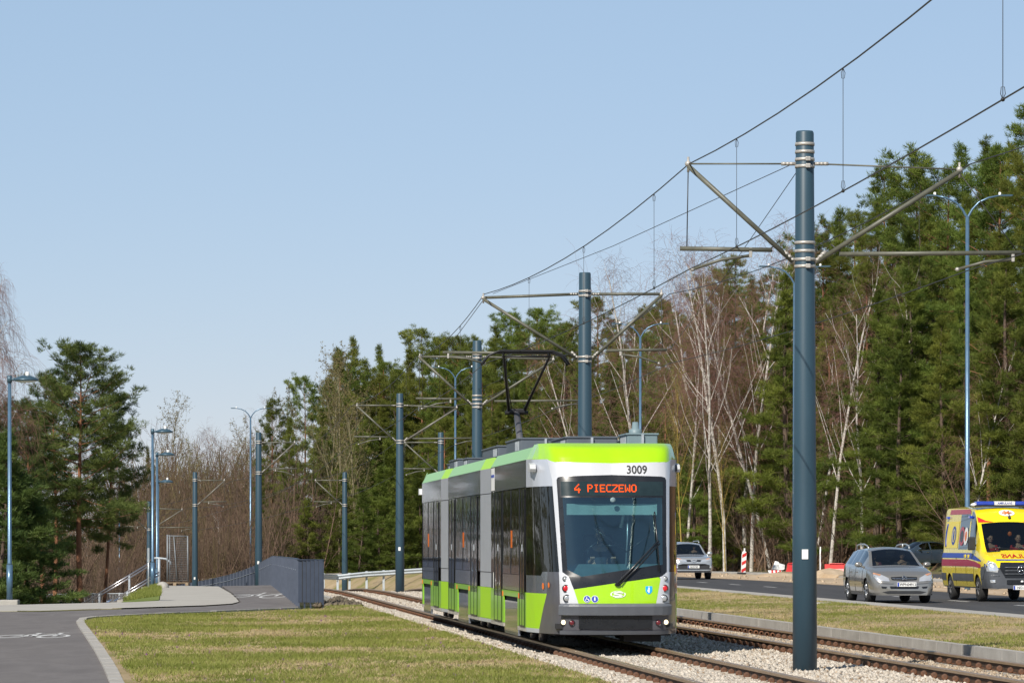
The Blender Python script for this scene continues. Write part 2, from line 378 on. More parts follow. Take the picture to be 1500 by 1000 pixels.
# ---- terrain: one sheet to the horizon, fine where it is seen
def terrain():
    xs = np.concatenate([[-3000, -1200, -500, -260], np.arange(-160, 161, 2.5), [230, 420, 1000, 3000]])
    ys = np.concatenate([[-1500, -400, -60, 0], np.arange(20, 480, 2.5), [520, 600, 800, 1400, 4000]])
    X, Y = np.meshgrid(xs, ys); Z = gz(X, Y)-.10
    bump = .25*np.sin(X*.31+1.3*np.sin(Y*.17))*np.cos(Y*.23+np.sin(X*.11))
    o = X-Cx(np.minimum(Y, 330))
    Z += bump*np.where((o > 33) | (o < -17) | (Y > 340), 1, 0)
    v = np.stack([X, Y, Z], -1).reshape(-1, 3); nx = len(xs)
    i, j = np.meshgrid(np.arange(len(ys)-1), np.arange(nx-1), indexing='ij'); a = (i*nx+j).ravel()
    f = np.stack([a, a+1, a+nx+1, a+nx], -1)
    m, nt, out = _nodes('terrain')
    at = N(nt, 'ShaderNodeAttribute'); at.attribute_name = 'leaf_litter'
    def layer(stops, sc_, fine):
        n = noise(nt, sc_, 6, .62); r = ramp(nt, n.outputs['Fac'], stops)
        nf = noise(nt, fine, 3, .7); r2 = ramp(nt, nf.outputs['Fac'], [(.3, (.5, .5, .5)), (.7, (1.25, 1.25, 1.25))])
        mx = N(nt, 'ShaderNodeMix', _data_type='RGBA', _blend_type='MULTIPLY'); mx.inputs[0].default_value = .6
        nt.links.new(r.outputs['Color'], mx.inputs[6]); nt.links.new(r2.outputs['Color'], mx.inputs[7]); return mx.outputs[2]
    g = layer([(.35, (.12, .135, .035)), (.5, (.20, .19, .07)), (.68, (.32, .25, .14))], .22, 5)
    l = layer([(.3, (.075, .05, .028)), (.5, (.14, .088, .05)), (.62, (.22, .115, .055)), (.76, (.10, .11, .035))], .35, 4)
    nn = noise(nt, .3, 4); ad = N(nt, 'ShaderNodeMath', _operation='ADD'); sb = N(nt, 'ShaderNodeMath', _operation='SUBTRACT'); sb.inputs[1].default_value = .5
    nt.links.new(nn.outputs['Fac'], sb.inputs[0]); nt.links.new(sb.outputs[0], ad.inputs[0]); nt.links.new(at.outputs['Fac'], ad.inputs[1])
    cr = ramp(nt, ad.outputs[0], [(.42, (0, 0, 0)), (.58, (1, 1, 1))])
    mx = N(nt, 'ShaderNodeMix', _data_type='RGBA'); nt.links.new(cr.outputs['Color'], mx.inputs[0]); nt.links.new(g, mx.inputs[6]); nt.links.new(l, mx.inputs[7])
    b = N(nt, 'ShaderNodeBsdfPrincipled', Roughness=.95); b.inputs['Specular IOR Level'].default_value = .2
    nt.links.new(mx.outputs[2], b.inputs['Base Color'])
    n3 = noise(nt, 6, 5, .65); bp = N(nt, 'ShaderNodeBump', Strength=.8, Distance=.15); nt.links.new(n3.outputs['Fac'], bp.inputs['Height']); nt.links.new(bp.outputs['Normal'], b.inputs['Normal'])
    nt.links.new(b.outputs['BSDF'], out.inputs['Surface'])
    me = np_mesh('ground', v, f, m, True)
    px = 750+F*v[:, 0]/np.maximum(v[:, 1], 8); e = v[:, 1]-edgeD(px)
    oo = v[:, 0]-Cx(np.minimum(v[:, 1], 330))
    mask = np.clip(.5+(e+3)/10, 0, 1); mask = np.where((oo < -13) & (v[:, 1] > 140), .95, mask)
    a = me.attributes.new('leaf_litter', 'FLOAT', 'POINT'); a.data.foreach_set('value', mask.astype(np.float32))
    return structure(link('ground', me))
terrain()
# ---- strips along the tracks
strip('ballast_bed', -3.72, 3.62, -.055, -.055, 20, 330, M['ballast'], 2., 6, .02)
strip('median', 3.80, 8.5, .125, .15, 20, 330, M['soil'], 3., 5, .03, lambda y, o: corz(y, 20)*float(sstep(4, 9, o))+TZ(y)*(1-float(sstep(4, 9, o))))
strip('road', 9.3, 16.4, .10, .10, 10, 340, M['asphalt'], 4., 3)
strip('sand_verge', 16.4, 24.9, .12, .16, 60, 226, M['sand'], 1.6, 10, .05)
strip('grass_verge', 16.4, 24.9, .10, .12, 224, 330, M['ground'], 2, 6, .05)
strip('grass_verge', 16.4, 24.9, .10, .12, 20, 61, M['ground'], 2, 6, .05)
strip('far_road', 25.0, 31.0, .17, .17, 20, 340, M['asphalt'], 4., 3)
strip('far_verge', 31.05, 34.5, .18, .22, 20, 340, M['ground'], 3., 3, .1)
strip('concrete_strip', 21.2, 22.6, .24, .24, 60, 300, M['paving'], 4., 2)
def kerb(name, o0, o1, z, Y0, Y1, label, zf=corz):
    """row of cast kerb stones with hairline joints"""
    mb = MB(); Y = Y0
    while Y < Y1:
        L = 1.0 if Y < 130 else 4.0
        a, b = Y+.006, Y+L-.006; j = R.uniform(-.004, .004)
        v = [(float(cor(y, o))+j, y, float(zf(y, o1))+zz) for zz in (-.3, z) for y in (a, b) for o in (o0, o1)]
        mb.add(v, [(4, 5, 7, 6), (0, 1, 5, 4), (2, 6, 7, 3), (0, 4, 6, 2), (1, 3, 7, 5)]); Y += L
    return tag(mb.build(name, M['concrete']), kind='structure')
kerb('kerb', 3.64, 3.80, .155, 24, 300, '', lambda y, o: TZ(y))
kerb('road_kerb', 8.5, 9.29, .165, 40, 320, '', lambda y, o: corz(y, 20))
kerb('ballast_edge', -3.90, -3.74, .035, 24, 200, '', lambda y, o: TZ(y))
# ---- lane markings
mb = MB(); Y = 104.8-8.3*8
while Y < 300:
    for k in range(1):
        v = [(float(cor(y, o)), y, float(corz(y, o))+.104) for y in (Y, Y+2.6) for o in (12.76, 12.90)]
        mb.add(v, [(0, 1, 3, 2)])
    Y += 8.3
structure(mb.build('lane_marking', M['paint']))
# ---- path, pavement and lawn on the near left
def g2(px, py, z=.10):
    p = G(px, py, z); return (p.x, p.y)
asph = [(-30, 30), (-3.2, 30)]+[g2(*q) for q in ((180, 1003), (152, 955), (130, 920), (124, 908), (140, 904.5), (205, 900), (312, 896), (437, 891))]
fl = [(437, 887), (425, 878), (412, 868), (405, 861.5), (399, 856.6)]
asph += [g2(*q) for q in fl]+[g2(*q) for q in ((325, 857.8), (341, 868), (349, 876), (353, 881.4), (341, 884.8), (300, 887.6), (200, 891), (60, 895.5), (-60, 895.5))]
sheet('bike_path', asph, .10, M['path_asphalt'], thick=.3)
pave = [g2(-60, 894), g2(60, 894.2), g2(200, 889.4), g2(300, 886.2), g2(340, 883.6), g2(350, 881), g2(346, 876), g2(337, 868), g2(320, 858.5), g2(237, 857.2), g2(234, 879), g2(160, 882.2), g2(0, 886), g2(-60, 887)]
sheet('pavement', pave, .106, M['paving'])
def follow(name, o0, o1, dz, Y0, Y1, m):
    return strip(name, o0, o1, dz, dz, Y0, Y1, m, 3., 2, 0, lambda y, o: TZ(y), skirt=.4)
follow('bike_path_descent', -7.9, -5.75, .09, 157, 300, M['path_asphalt'])
follow('pavement_descent', -10.4, -7.9, .098, 157, 300, M['paving'])
lawn = [(-2.6, 30)]+[g2(*q, .12) for q in ((178, 1003), (150, 955), (128, 920), (122, 909), (138, 906), (205, 901), (312, 897), (437, 892), (474, 890.5))]
lawn += [(float(cor(Y, -3.9)), Y) for Y in (118, 100, 80, 60, 45, 30)]
sheet('lawn', lawn, .115, M['soil'], thick=.2)
# kerb of the path along the lawn: mitred run of edging stones
def edging(name, pts, w, z, m):
    mb = MB(); pts = [Vector((p[0], p[1])) for p in pts]
    L = []; Rr = []
    for i, p in enumerate(pts):
        t = (pts[min(i+1, len(pts)-1)]-pts[max(i-1, 0)]).normalized(); n = Vector((-t.y, t.x))
        L.append(p+n*w/2); Rr.append(p-n*w/2)
    for i in range(len(pts)-1):
        n = max(1, int((pts[i+1]-pts[i]).length/1.0))
        for k in range(n):
            a, b = k/n+.006, (k+1)/n-.006; dz = R.uniform(-.006, .006)
            v = [(q.x, q.y, zz) for zz in (-.05, z+dz) for q in (L[i].lerp(L[i+1], a), Rr[i].lerp(Rr[i+1], a), Rr[i].lerp(Rr[i+1], b), L[i].lerp(L[i+1], b))]
            mb.add(v, [(4, 5, 6, 7), (0, 1, 5, 4), (2, 3, 7, 6), (1, 2, 6, 5), (3, 0, 4, 7)])
    return structure(mb.build(name, m))
kp = [(-2.95, 30)]+[g2(*q) for q in ((172, 1003), (160, 977), (146, 953), (130, 930), (121, 918), (117.5, 911.5), (122, 906.6), (140, 904.2), (170, 902.3), (205, 900.4), (260, 898), (312, 896.2), (375, 893.5), (437, 891.2))]
edging('path_kerb', kp, .17, .135, M['concrete'])
# bank of young grass between pavement and stairs, and dark rubble by the fence end
bank = [g2(236, 857), g2(233, 879.5), g2(205, 881), g2(178, 882), g2(190, 874), g2(206, 866), g2(222, 859)]
sheet('grass_bank', [(p[0], p[1]) for p in bank], .112, groundmat('young_grass', [(.3, (.13, .18, .03)), (.7, (.22, .26, .07))], .8, 10, .4, .8, 20, .95), thick=.3)
# bicycle symbol painted twice on the path
def bike_symbol(px, py, w, h, z):
    c = G(px, py, z); mb = MB()
    def ring(cx, cy, rx, ry, t=.075):
        n = 28; vs = []
        for k in range(n):
            a = 2*math.pi*k/n
            for r in (1, 1-t/rx): vs.append((cx+rx*r*math.cos(a), cy+ry*(1-(1-r)*1.0)*math.sin(a), 0))
        mb.add([(c.x+x, c.y+y, z+.005) for x, y, _ in vs], [(2*k, 2*k+1, (2*k+3) % (2*n), (2*k+2) % (2*n)) for k in range(n)])
    def bar(p, q, t):
        p = Vector(p); q = Vector(q); d = (q-p).normalized(); nn = Vector((-d.y*h/w*.4, d.x)); nn = nn.normalized()*t
        mb.add([(c.x+a.x, c.y+a.y, z+.005) for a in (p+nn, q+nn, q-nn, p-nn)], [(0, 1, 2, 3)])
    rx, ry = w*.21, h*.30
    ring(-w*.29, -h*.2, rx, ry); ring(w*.29, -h*.2, rx, ry)
    a, b, d, e = (-w*.29, -h*.2), (-w*.10, h*.22), (w*.20, h*.25), (w*.0, -h*.2)
    for p, q in ((a, b), (a, e), (e, b), (b, d), (e, d), (d, (w*.29, -h*.2)), (d, (w*.17, h*.45)), ((w*.17, h*.45), (w*.27, h*.45)), (b, (-w*.13, h*.42)), ((-w*.19, h*.42), (-w*.07, h*.42))):
        bar(p, q, .045)
    return structure(mb.build('bicycle_marking', M['paint']))
bike_symbol(56, 930.0, 1.32, 4.2, .10)
bike_symbol(384, 871, 2.1, 14.5, .10)
# ---------------------------------------------------------------- tram tracks
def railline(off, Y0, Y1, dy): 
    return [(float(cor(Y, off)), float(Y), float(TZ(Y))) for Y in np.arange(Y0, Y1+.01, dy)]
def make_rail(parent, off):
    prof = [(-.042, .10), (-.042, .065), (-.012, .052), (-.012, -.03), (-.06, -.042), (-.06, -.055), (.06, -.055), (.06, -.042), (.012, -.03), (.012, .052), (.042, .065), (.042, .10), (.028, .107), (-.028, .107)]
    pts = railline(off, 20, 320, 4.)
    vs = [(x+px, y, z+pz) for x, y, z in pts for px, pz in prof]; n = len(prof); fs = []; hd = []
    for i in range(len(pts)-1):
        for k in range(n):
            q = (i*n+k, i*n+(k+1) % n, (i+1)*n+(k+1) % n, (i+1)*n+k)
            (hd if k in (11, 12, 13, 0, 10) else fs).append(q)
    web = MB(); web.add(vs, fs); r = web.build('rail', M['rust'], parent)
    head = MB(); head.add(vs, hd); head.build('rail_head', M['rail_head'], r)
    # sprung fastenings: a ring-shaped clip and bolt on each side of the foot, one pair per sleeper
    def clip(mb, x, y, z):
        for s in (-1, 1):
            mb.lathe([(.024, -.02), (.042, -.02), (.047, 0), (.042, .02), (.024, .02), (.024, -.02)], (x+s*.085, y-.02, z+.0), 12, 'y')
            mb.ell((x+s*.08, y+.03, z-.015), (.024, .03, .026), 8, 5)
            mb.box(x+s*.03-.02, x+s*.03+.02, y-.05, y+.05, z-.044, z-.028)
    ys = np.arange(40.2, 150, .70); first = None
    for i, Y in enumerate(ys[:50]):
        if first is None:
            mb = MB(); clip(mb, 0, 0, 0); first = mb.build('rail_fastener', M['fastener'], r); o = first
        else:
            o = first.copy(); COL.objects.link(o)
        o.location = (float(cor(Y, off)), Y, float(TZ(Y)))
    mb = MB()
    for Y in ys[50:]: clip(mb, float(cor(Y, off)), float(Y), float(TZ(Y)))
    tag(mb.build('rail_fastener', M['fastener'], r), kind='stuff')
    return r
def track(c, label):
    t = thing('tram_track', label, 'tram track', (0, 0, 0), 0, 'tram tracks in the ballast')
    make_rail(t, c-.753); make_rail(t, c+.753)
    first = None
    for Y in np.arange(40.2, 40.2+.7*95, .70):
        if first is None:
            mb = MB(); mb.box(-1.2, 1.2, -.12, .12, -.2, -.035, .015); first = mb.build('sleeper', M['sleeper'], t); o = first
        else: o = first.copy(); COL.objects.link(o)
        o.location = (float(cor(Y, c)), Y, float(TZ(Y))+(.012 if c < 0 else -.012)); o.rotation_euler = (0, 0, R.uniform(-.01, .01)+.092)
track(-2.03, 'rusty tram track under the green tram, nearest the left lawn')
track(2.03, 'empty rusty tram track beside the concrete kerb of the median')
# ---------------------------------------------------------------- loose stones and grass (uncountable)
def scatter_stones(name, n, o0, o1, Y0, Y1, z, smin, smax, m, pw=1.6):
    u = NR.rand(n)**pw; Y = Y0+(Y1-Y0)*u; o = o0+(o1-o0)*NR.rand(n)
    ok = np.ones(n, bool)
    for c in (-2.03, 2.03):
        for s in (-.753, .753): ok &= np.abs(o-(c+s)) > .17
    Y, o = Y[ok], o[ok]; n = len(Y)
    base = np.array([(1, 0, 0), (0, 1, 0), (-1, 0, 0), (0, -1, 0), (.3, .3, 1), (-.2, -.2, -1)], float)
    tri = np.array([(0, 1, 4), (1, 2, 4), (2, 3, 4), (3, 0, 4), (1, 0, 5), (2, 1, 5), (3, 2, 5), (0, 3, 5)])
    size = smin+(smax-smin)*NR.rand(n)**1.5
    a = NR.rand(n)*6.283; sh = base[None]*(.6+.8*NR.rand(n, 6, 1))
    ca, sa = np.cos(a)[:, None], np.sin(a)[:, None]
    x = sh[..., 0]*ca-sh[..., 1]*sa; y = sh[..., 0]*sa+sh[..., 1]*ca; zz = sh[..., 2]*(.55+.4*NR.rand(n, 1))
    v = np.stack([x, y, zz], -1)*size[:, None, None]
    v += np.stack([cor(Y, o), Y, TZ(Y)+z+size*.25], -1)[:, None]
    f = (tri[None]+(np.arange(n)*6)[:, None, None]).reshape(-1, 3)
    return tag(link(name, np_mesh(name, v.reshape(-1, 3), f, m)), kind='stuff')
scatter_stones('ballast_stones', 60000, -3.7, 1.3, 42, 175, -.05, .022, .052, M['stone'], 2.2)
scatter_stones('sandy_ballast', 14000, 1.35, 2.75, 42, 160, -.055, .015, .045, M['sandstone'], 1.8)
scatter_stones('outer_ballast', 6000, 2.8, 3.6, 42, 160, -.055, .015, .045, M['sandstone'], 1.8)
def pip(pts, X, Y):
    ins = np.zeros(len(X), bool); n = len(pts)
    for i in range(n):
        x1, y1 = pts[i]; x2, y2 = pts[(i+1) % n]
        c = ((y1 > Y) != (y2 > Y)); 
        if y1 == y2: continue
        ins ^= c & (X < (x2-x1)*(Y-y1)/(y2-y1)+x1)
    return ins
def vnoise(X, Y, s, seed):
    r = np.random.RandomState(seed); g = r.rand(64, 64)
    x = X/s; y = Y/s; i = np.floor(x).astype(int); j = np.floor(y).astype(int); fx = x-i; fy = y-j
    fx = fx*fx*(3-2*fx); fy = fy*fy*(3-2*fy)
    q = lambda a, b: g[a % 64, b % 64]
    return (q(i, j)*(1-fx)+q(i+1, j)*fx)*(1-fy)+(q(i, j+1)*(1-fx)+q(i+1, j+1)*fx)*fy
def blades(name, X, Y, Z, nb, h0, h1, w, m, spread=.05, lean=.5):
    n = len(X)
    b = np.repeat(np.stack([X, Y, Z], -1), nb, 0); k = len(b)
    b[:, :2] += (NR.rand(k, 2)-.5)*2*spread
    a = NR.rand(k)*6.283; h = h0+(h1-h0)*NR.rand(k)
    side = np.stack([np.cos(a), np.sin(a), 0*a], -1)*w*.5
    tip = b+np.stack([(NR.rand(k)-.5)*2*lean*h, (NR.rand(k)-.5)*2*lean*h, h], -1)
    v = np.stack([b-side, b+side, tip], 1).reshape(-1, 3); f = np.arange(k*3).reshape(-1, 3)
    return tag(link(name, np_mesh(name, v, f, m)), kind='stuff')
def lawn_points(n, pts, Y0, Y1, xl, xr, pw=1.5):
    Y = Y0+(Y1-Y0)*NR.rand(n)**pw; X = xl(Y)+(xr(Y)-xl(Y))*NR.rand(n)
    if pts is not None:
        k = pip(pts, X, Y); X, Y = X[k], Y[k]
    return X, Y
X, Y = lawn_points(60000, lawn, 44, 104, lambda y: -.13*y+1.5, lambda y: Cx(y)-3.95, 1.3)
d = .42*vnoise(X, Y*.45, 1.5, 3)+.28*vnoise(X, Y, .35, 4)+.30*NR.rand(len(X))
g = d > .518
blades('grass', X[g], Y[g], np.full(g.sum(), .11), 5, .025, .075, .014, M['grass'], .05, .8)
g2_ = (d < .56) & (NR.rand(len(d)) < .55)
blades('dry_grass', X[g2_], Y[g2_], np.full(g2_.sum(), .11), 4, .015, .045, .013, M['straw'], .06, 1.3)
k = NR.rand(len(X)) < .0018
blades('purple_wildflowers', X[k], Y[k], np.full(k.sum(), .12), 4, .03, .06, .018, M['petal'], .018, .5)
n = 60000; Y = 46+140*NR.rand(n)**1.5; o = 3.85+4.55*NR.rand(n); X = cor(Y, o); Z = corz(Y, 20)*sstep(4, 9, o)+TZ(Y)*(1-sstep(4, 9, o))+.125+(o-3.8)/4.7*.025
d = .42*vnoise(X, Y*.45, 1.5, 5)+.28*vnoise(X, Y, .35, 6)+.30*NR.rand(n)
g = d > .56; blades('median_grass', X[g], Y[g], Z[g], 5, .025, .075, .014, M['grass'], .05, .8)
g = (d < .66) & (NR.rand(n) < .7); blades('median_dry_grass', X[g], Y[g], Z[g], 4, .015, .05, .013, M['straw'], .06, 1.3)
X = -11.4+NR.rand(12000)*-4.6; Y = 106+NR.rand(12000)*52; k = pip(bank, X, Y)
blades('bank_grass', X[k], Y[k], np.full(k.sum(), .11), 6, .06, .16, .02, M['grass'], .06, .6)
# broad-leaved weeds and clumps among the turf, crumbs of soil along the kerb
X, Y = lawn_points(1100, lawn, 44, 104, lambda y: -.13*y+1.5, lambda y: Cx(y)-3.95, 1.3)
blades('lawn_weeds', X, Y, np.full(len(X), .11), 9, .02, .06, .022, M['grass'], .06, 1.4)
X, Y = lawn_points(7000, lawn, 44, 104, lambda y: -.13*y+1.5, lambda y: Cx(y)-3.95, 1.3)
kk = vnoise(X, Y*.6, .8, 9) > .6
blades('soil_crumbs', X[kk], Y[kk], np.full(kk.sum(), .108), 3, .01, .03, .035, M['soil_dark'], .08, 1.5)
# dark rubble where the fence meets the ballast
n = 2600; X = -5.3+1.55*NR.rand(n); Y = 103+27*NR.rand(n); k = (X-Cx(Y)) < -3.92
def rubble(name, X, Y, z, s0, s1, m):
    n = len(X); base = np.array([(1, 0, 0), (0, 1, 0), (-1, 0, 0), (0, -1, 0), (.3, .3, 1), (-.2, -.2, -1)], float)
    tri = np.array([(0, 1, 4), (1, 2, 4), (2, 3, 4), (3, 0, 4), (1, 0, 5), (2, 1, 5), (3, 2, 5), (0, 3, 5)])
    v = base[None]*(.5+NR.rand(n, 6, 1))*(s0+(s1-s0)*NR.rand(n, 1, 1)); v += np.stack([X, Y, np.broadcast_to(z, X.shape)], -1)[:, None]
    return tag(link(name, np_mesh(name, v.reshape(-1, 3), (tri[None]+(np.arange(n)*6)[:, None, None]).reshape(-1, 3), m)), kind='stuff')
rubble('rubble', X[k], Y[k], .12, .03, .11, groundmat('dark_rubble', [(.35, (.10, .08, .055)), (.6, (.22, .18, .13)), (.75, (.14, .15, .06))], 4., 30, .4, .3, 40, .95))
n = 900; Y = 70+150*NR.rand(n); o = 16.6+8*NR.rand(n); rubble('sand_clods', cor(Y, o), Y, corz(Y, o)+.14, .02, .09, M['sand'])
# ================================================================ OVERHEAD LINE
H_M = 7.75
def make_mast(D, X, z0, left, right, label, kids=True):
    """left/right: 'in' (short registration arm near the mast), 'out' (long arm) or None"""
    t = thing('catenary_mast', label, 'mast', (X, D, z0), 0, 'round blue-grey masts of the tram overhead line')
    mb = MB(); mb.tube([(0, 0, -.3), (0, 0, 2), (0, 0, H_M-.03), (0, 0, H_M)], [.178, .170, .130, .118], 28); mb.build('pole', M['mast'], t)
    def band(z, lug=True):
        r = .178-.048*z/H_M+.004; mb = MB(); mb.lathe([(r, -.022), (r+.006, -.022), (r+.006, .022), (r, .022)], (0, 0, z), 28)
        if lug: mb.box(.0, .07, -r-.045, -r+.01, z-.03, z+.03, .008)
        mb.build('clamp_band', M['clamp'], t)
    for z in (7.24, 7.34): band(z)
    if D < 60:
        for z in (7.45, 7.56): band(z, False)
    for z in (5.80, 5.90): band(z)
    if D < 60 or D == 112:
        for z in (6.02, 6.14): band(z, False)
    mb = MB(); r = .165; mb.box(-.055, .035, -.180, -.14, 1.59, 1.73); mb.build('sticker', M['white'], t)
    for side, kind in ((-1, left), (1, right)):
        if not kind: continue
        tip = 1.68 if kind == 'in' else 2.23
        zt = 7.28 if kind == 'in' else 7.20
        S = lambda x, z, y=0: Vector((side*x, y, z))
        mb = MB(); mb.tube([S(.15, 7.28), S(tip, zt)], .012 if D < 70 else .032, 8); mb.build('tie_rod', M['arm'], t)
        mb = MB(); mb.tube([S(.17, 5.87), S(tip, zt-.03)], .036, 10); mb.build('strut', M['arm_light'] if (side > 0 and D > 120) else M['arm'], t)
        for p, q in ((S(.13, 7.28), S(.34, 7.28)), (S(.13, 5.85), S(.30, 6.02))):
            mb = MB(); mb.tube([p, q], .026, 8)
            for f in (.3, .55, .8): mb.ell(tuple(p.lerp(q, f)), (.038, .038, .028), 10, 6)
            mb.build('insulator', M['clamp'], t)
        mb = MB(); mb.ell(tuple(S(tip, zt)), (.05, .045, .045), 8, 6); mb.tube([S(tip, zt+.1), S(tip, zt-.12)], .018, 6); mb.build('wire_clamp', M['clamp'], t)
        x0, x1, z = (.47, 1.80, 6.06) if kind == 'in' else (.50, 3.12, 6.0)
        mb = MB(); mb.tube([S(x0, z-.02), S(x1, z)], .033, 10); mb.build('registration_arm', M['arm'], t)
        mb = MB(); hx = tip+.02 if kind == 'in' else 3.06
        mb.tube([S(tip, zt-.05), S(hx if kind == 'in' else 3.06, z+.02)], .008, 6); mb.build('hanger_wire', M['wire'], t)
        mb = MB(); mb.tube([S(x0+.02, z), S(x0-.12, z+.12)], .012, 6); mb.build('arm_link', M['wire'], t)
        mb = MB()
        a, b = (S(.78, z-.10), S(1.62, 5.76)) if kind == 'in' else (S(3.0, z-.10), S(2.2, 5.76))
        mb.tube([a, a.lerp(b, .5)+Vector((0, 0, .04)), b], .022, 8); mb.build('steady_arm', M['arm'], t)
        mb = MB(); mb.ell(tuple(b), (.035, .03, .03), 8, 6); mb.build('wire_clamp', M['clamp'], t); mb = MB(); mb.box(a.x-.022, a.x+.022, -.025, .025, a.z-.03, a.z+.11, .006); mb.build('arm_bracket', M['clamp'], t)
    return t
masts = [(26.5, None, 'in', 'out', 'blue-grey overhead line mast nearest the viewer beside the tracks'),
         (55.1, 4.22, 'in', 'out', 'large foreground blue-grey mast with white sticker standing in the ballast right of the tram'),
         (83.9, 1.60, 'out', 'in', 'blue-grey mast rising behind the front of the tram, second of the row'),
         (112., -1.02, 'in', 'out', 'blue-grey mast behind the middle of the tram next to the pantograph'),
         (150., -4.40, 'in', 'out', 'blue-grey mast standing just left of the tram rear end'),
         (179., -11.86, None, 'in', 'blue-grey mast behind the hump of the dark slatted fence'),
         (179., -3.33, 'in', None, 'blue-grey mast whose top alone shows above the tram rear roof'),
         (219.5, -18.2, None, 'in', 'blue-grey mast by the low far end of the slatted fence'),
         (219.5, -9.6, 'in', None, 'thin far mast in front of the galvanised guard rail'),
         (258., -24.5, 'in', 'out', 'farthest overhead mast among the path lamps at the left')]
MP = []
for D, X, l, r, lab in masts:
    if X is None: X = float(Cx(D))+.08
    make_mast(D, X, float(TZ(D)) - (0.02 if D < 140 else 0), l, r, lab)
def wire_path(off, zf, Ds, sag):
    pts = []
    for a, b in zip(Ds[:-1], Ds[1:]):
        for k in range(10):
            t = k/10; D = a+(b-a)*t
            pts.append(D_pt(off, D, zf, t, sag))
    pts.append(D_pt(off, Ds[-1], zf, 0, sag)); return pts
def D_pt(off, D, zf, t, sag): return Vector((float(cor(D, off(D))), D, float(TZ(D))+zf-4*sag*t*(1-t)))
DS = [26.5, 55.1, 83.9, 112, 150, 179, 219.5, 258, 300]
zig = {26.5: -.05, 55.1: .30, 83.9: -.2, 112: .2, 150: .2, 179: .1, 219.5: -.1, 258: .1, 300: 0}
zk = sorted(zig.items())
for c, lab in ((-2.03, 'above the tram'), (2.03, 'above the empty right-hand track')):
    sg = 1 if c < 0 else 1
    off = lambda D, c=c: c+float(np.interp(D, [k[0] for k in zk], [k[1] for k in zk]))
    mb = MB(); mb.tube(wire_path(off, 5.74, DS, .10), .0085, 5); tag(mb.build('contact_wire', M['wire']), 'dark contact wire running '+lab, 'wire', 'overhead wires')
    t = thing('messenger_wire', 'sagging upper messenger wire with droppers '+lab, 'wire', (0, 0, 0), 0, 'overhead wires')
    zm = 7.26
    mb = MB(); mb.tube(wire_path(off, zm, DS, .28), .0095, 5); mb.build('cable', M['wire'], t)
    for a, b in zip(DS[:-1], DS[1:]):
        for D in np.arange(33.4, 290, 8.38):
            if not (a+1.2 < D < b-1.2): continue
            D = float(D); tt = (D-a)/(b-a)
            up = D_pt(off, D, zm, tt, .28); lo = D_pt(off, D, 5.74, tt, .10)
            mb = MB(); mb.tube([up, lo], .0035, 4)
            for e, sgn in ((up, -1), (lo, 1)):
                mb.tube([e+Vector((.0, 0, 0)), e+Vector((.022, 0, sgn*.05)), e+Vector((0.014, 0, sgn*.11)), e+Vector((-.014, 0, sgn*.11)), e+Vector((-.02, 0, sgn*.05)), e], .0035, 4)
            mb.ell(tuple(lo), (.02, .03, .02), 6, 4)
            mb.build('dropper', M['wire'], t)
for (a, b, lab) in ((P(1166, 238, 55.1), P(722, 430, 83.5), 'thin anchor wire from the foreground mast to the left arm of the second mast'),
                    (P(1167, 252, 55.1), P(980, 513, 84.0), 'thin anchor wire dropping from the foreground mast to the right arm of the second mast'),
                    (P(985, 437, 83.9), P(700, 570, 112), 'thin anchor wire from the second mast to the third mast')):
    mb = MB(); mb.tube([a, a.lerp(b, .5)-Vector((0, 0, .08)), b], .006, 5); tag(mb.build('anchor_wire', M['wire']), lab, 'wire')
# ================================================================ LAMPS
def path_lamp(x, D, z, h, lab, first=[None]):
    t = thing('path_lamp', lab, 'street lamp', (x, D, z), 0, 'slim blue path lamps with one disc head')
    mb = MB(); mb.tube([(0, 0, .12), (0, 0, 1.1)], .085, 14); mb.tube([(0, 0, 1.1), (0, 0, 1.16), (0, 0, h)], [.085, .058, .05], 14); mb.build('pole', M['lamp_pole'], t)
    mb = MB(); mb.box(-.26, .26, -.26, .26, -.3, .12, .03); mb.build('base_block', M['concrete'], t)
    mb = MB(); mb.tube([(0, 0, h-.14), (0, 0, h+.06)], .07, 12); mb.tube([(0, 0, h-.05), (.22, 0, h-.04)], .04, 10); mb.build('bracket', M['lamp_head'], t)
    mb = MB(); mb.lathe([(.0, .10), (.1, .095), (.24, .05), (.35, -.01), (.36, -.045), (.33, -.06), (.02, -.05)], (.46, 0, h-.03), 24); hd = mb.build('lamp_head', M['lamp_head'], t)
    mb = MB(); mb.lathe([(.29, 0), (.30, -.02), (.1, -.045), (.01, -.05)], (.46, 0, h-.085), 20); mb.build('lens', M['white'], hd)
    mb = MB(); mb.lathe([(.055, 0), (.055, .09), (.04, .11), (.01, .115)], (.50, 0, h+.055), 12); mb.build('sensor_cap', M['white'], hd)
    return t
for px, pt, z, lab in ((14, 553, .1, 'tall blue path lamp at the left edge beside the dark young pines'),
                       (223.5, 630, -.06, 'blue path lamp in front of its row, by the grass bank and stairs'),
                       (230, 664, -.45, 'blue path lamp close behind the first lamp of the row'),
                       (231.5, 704, -1.2, 'blue path lamp farthest back in the row above the steel handrail'),
                       (175, 745, -2.1, 'blue path lamp standing lower down behind the stair handrails')):
    D = (z+6.35-CZ)*F/(HY-pt); path_lamp((px-750)/F*D, D, z, 6.35, lab)
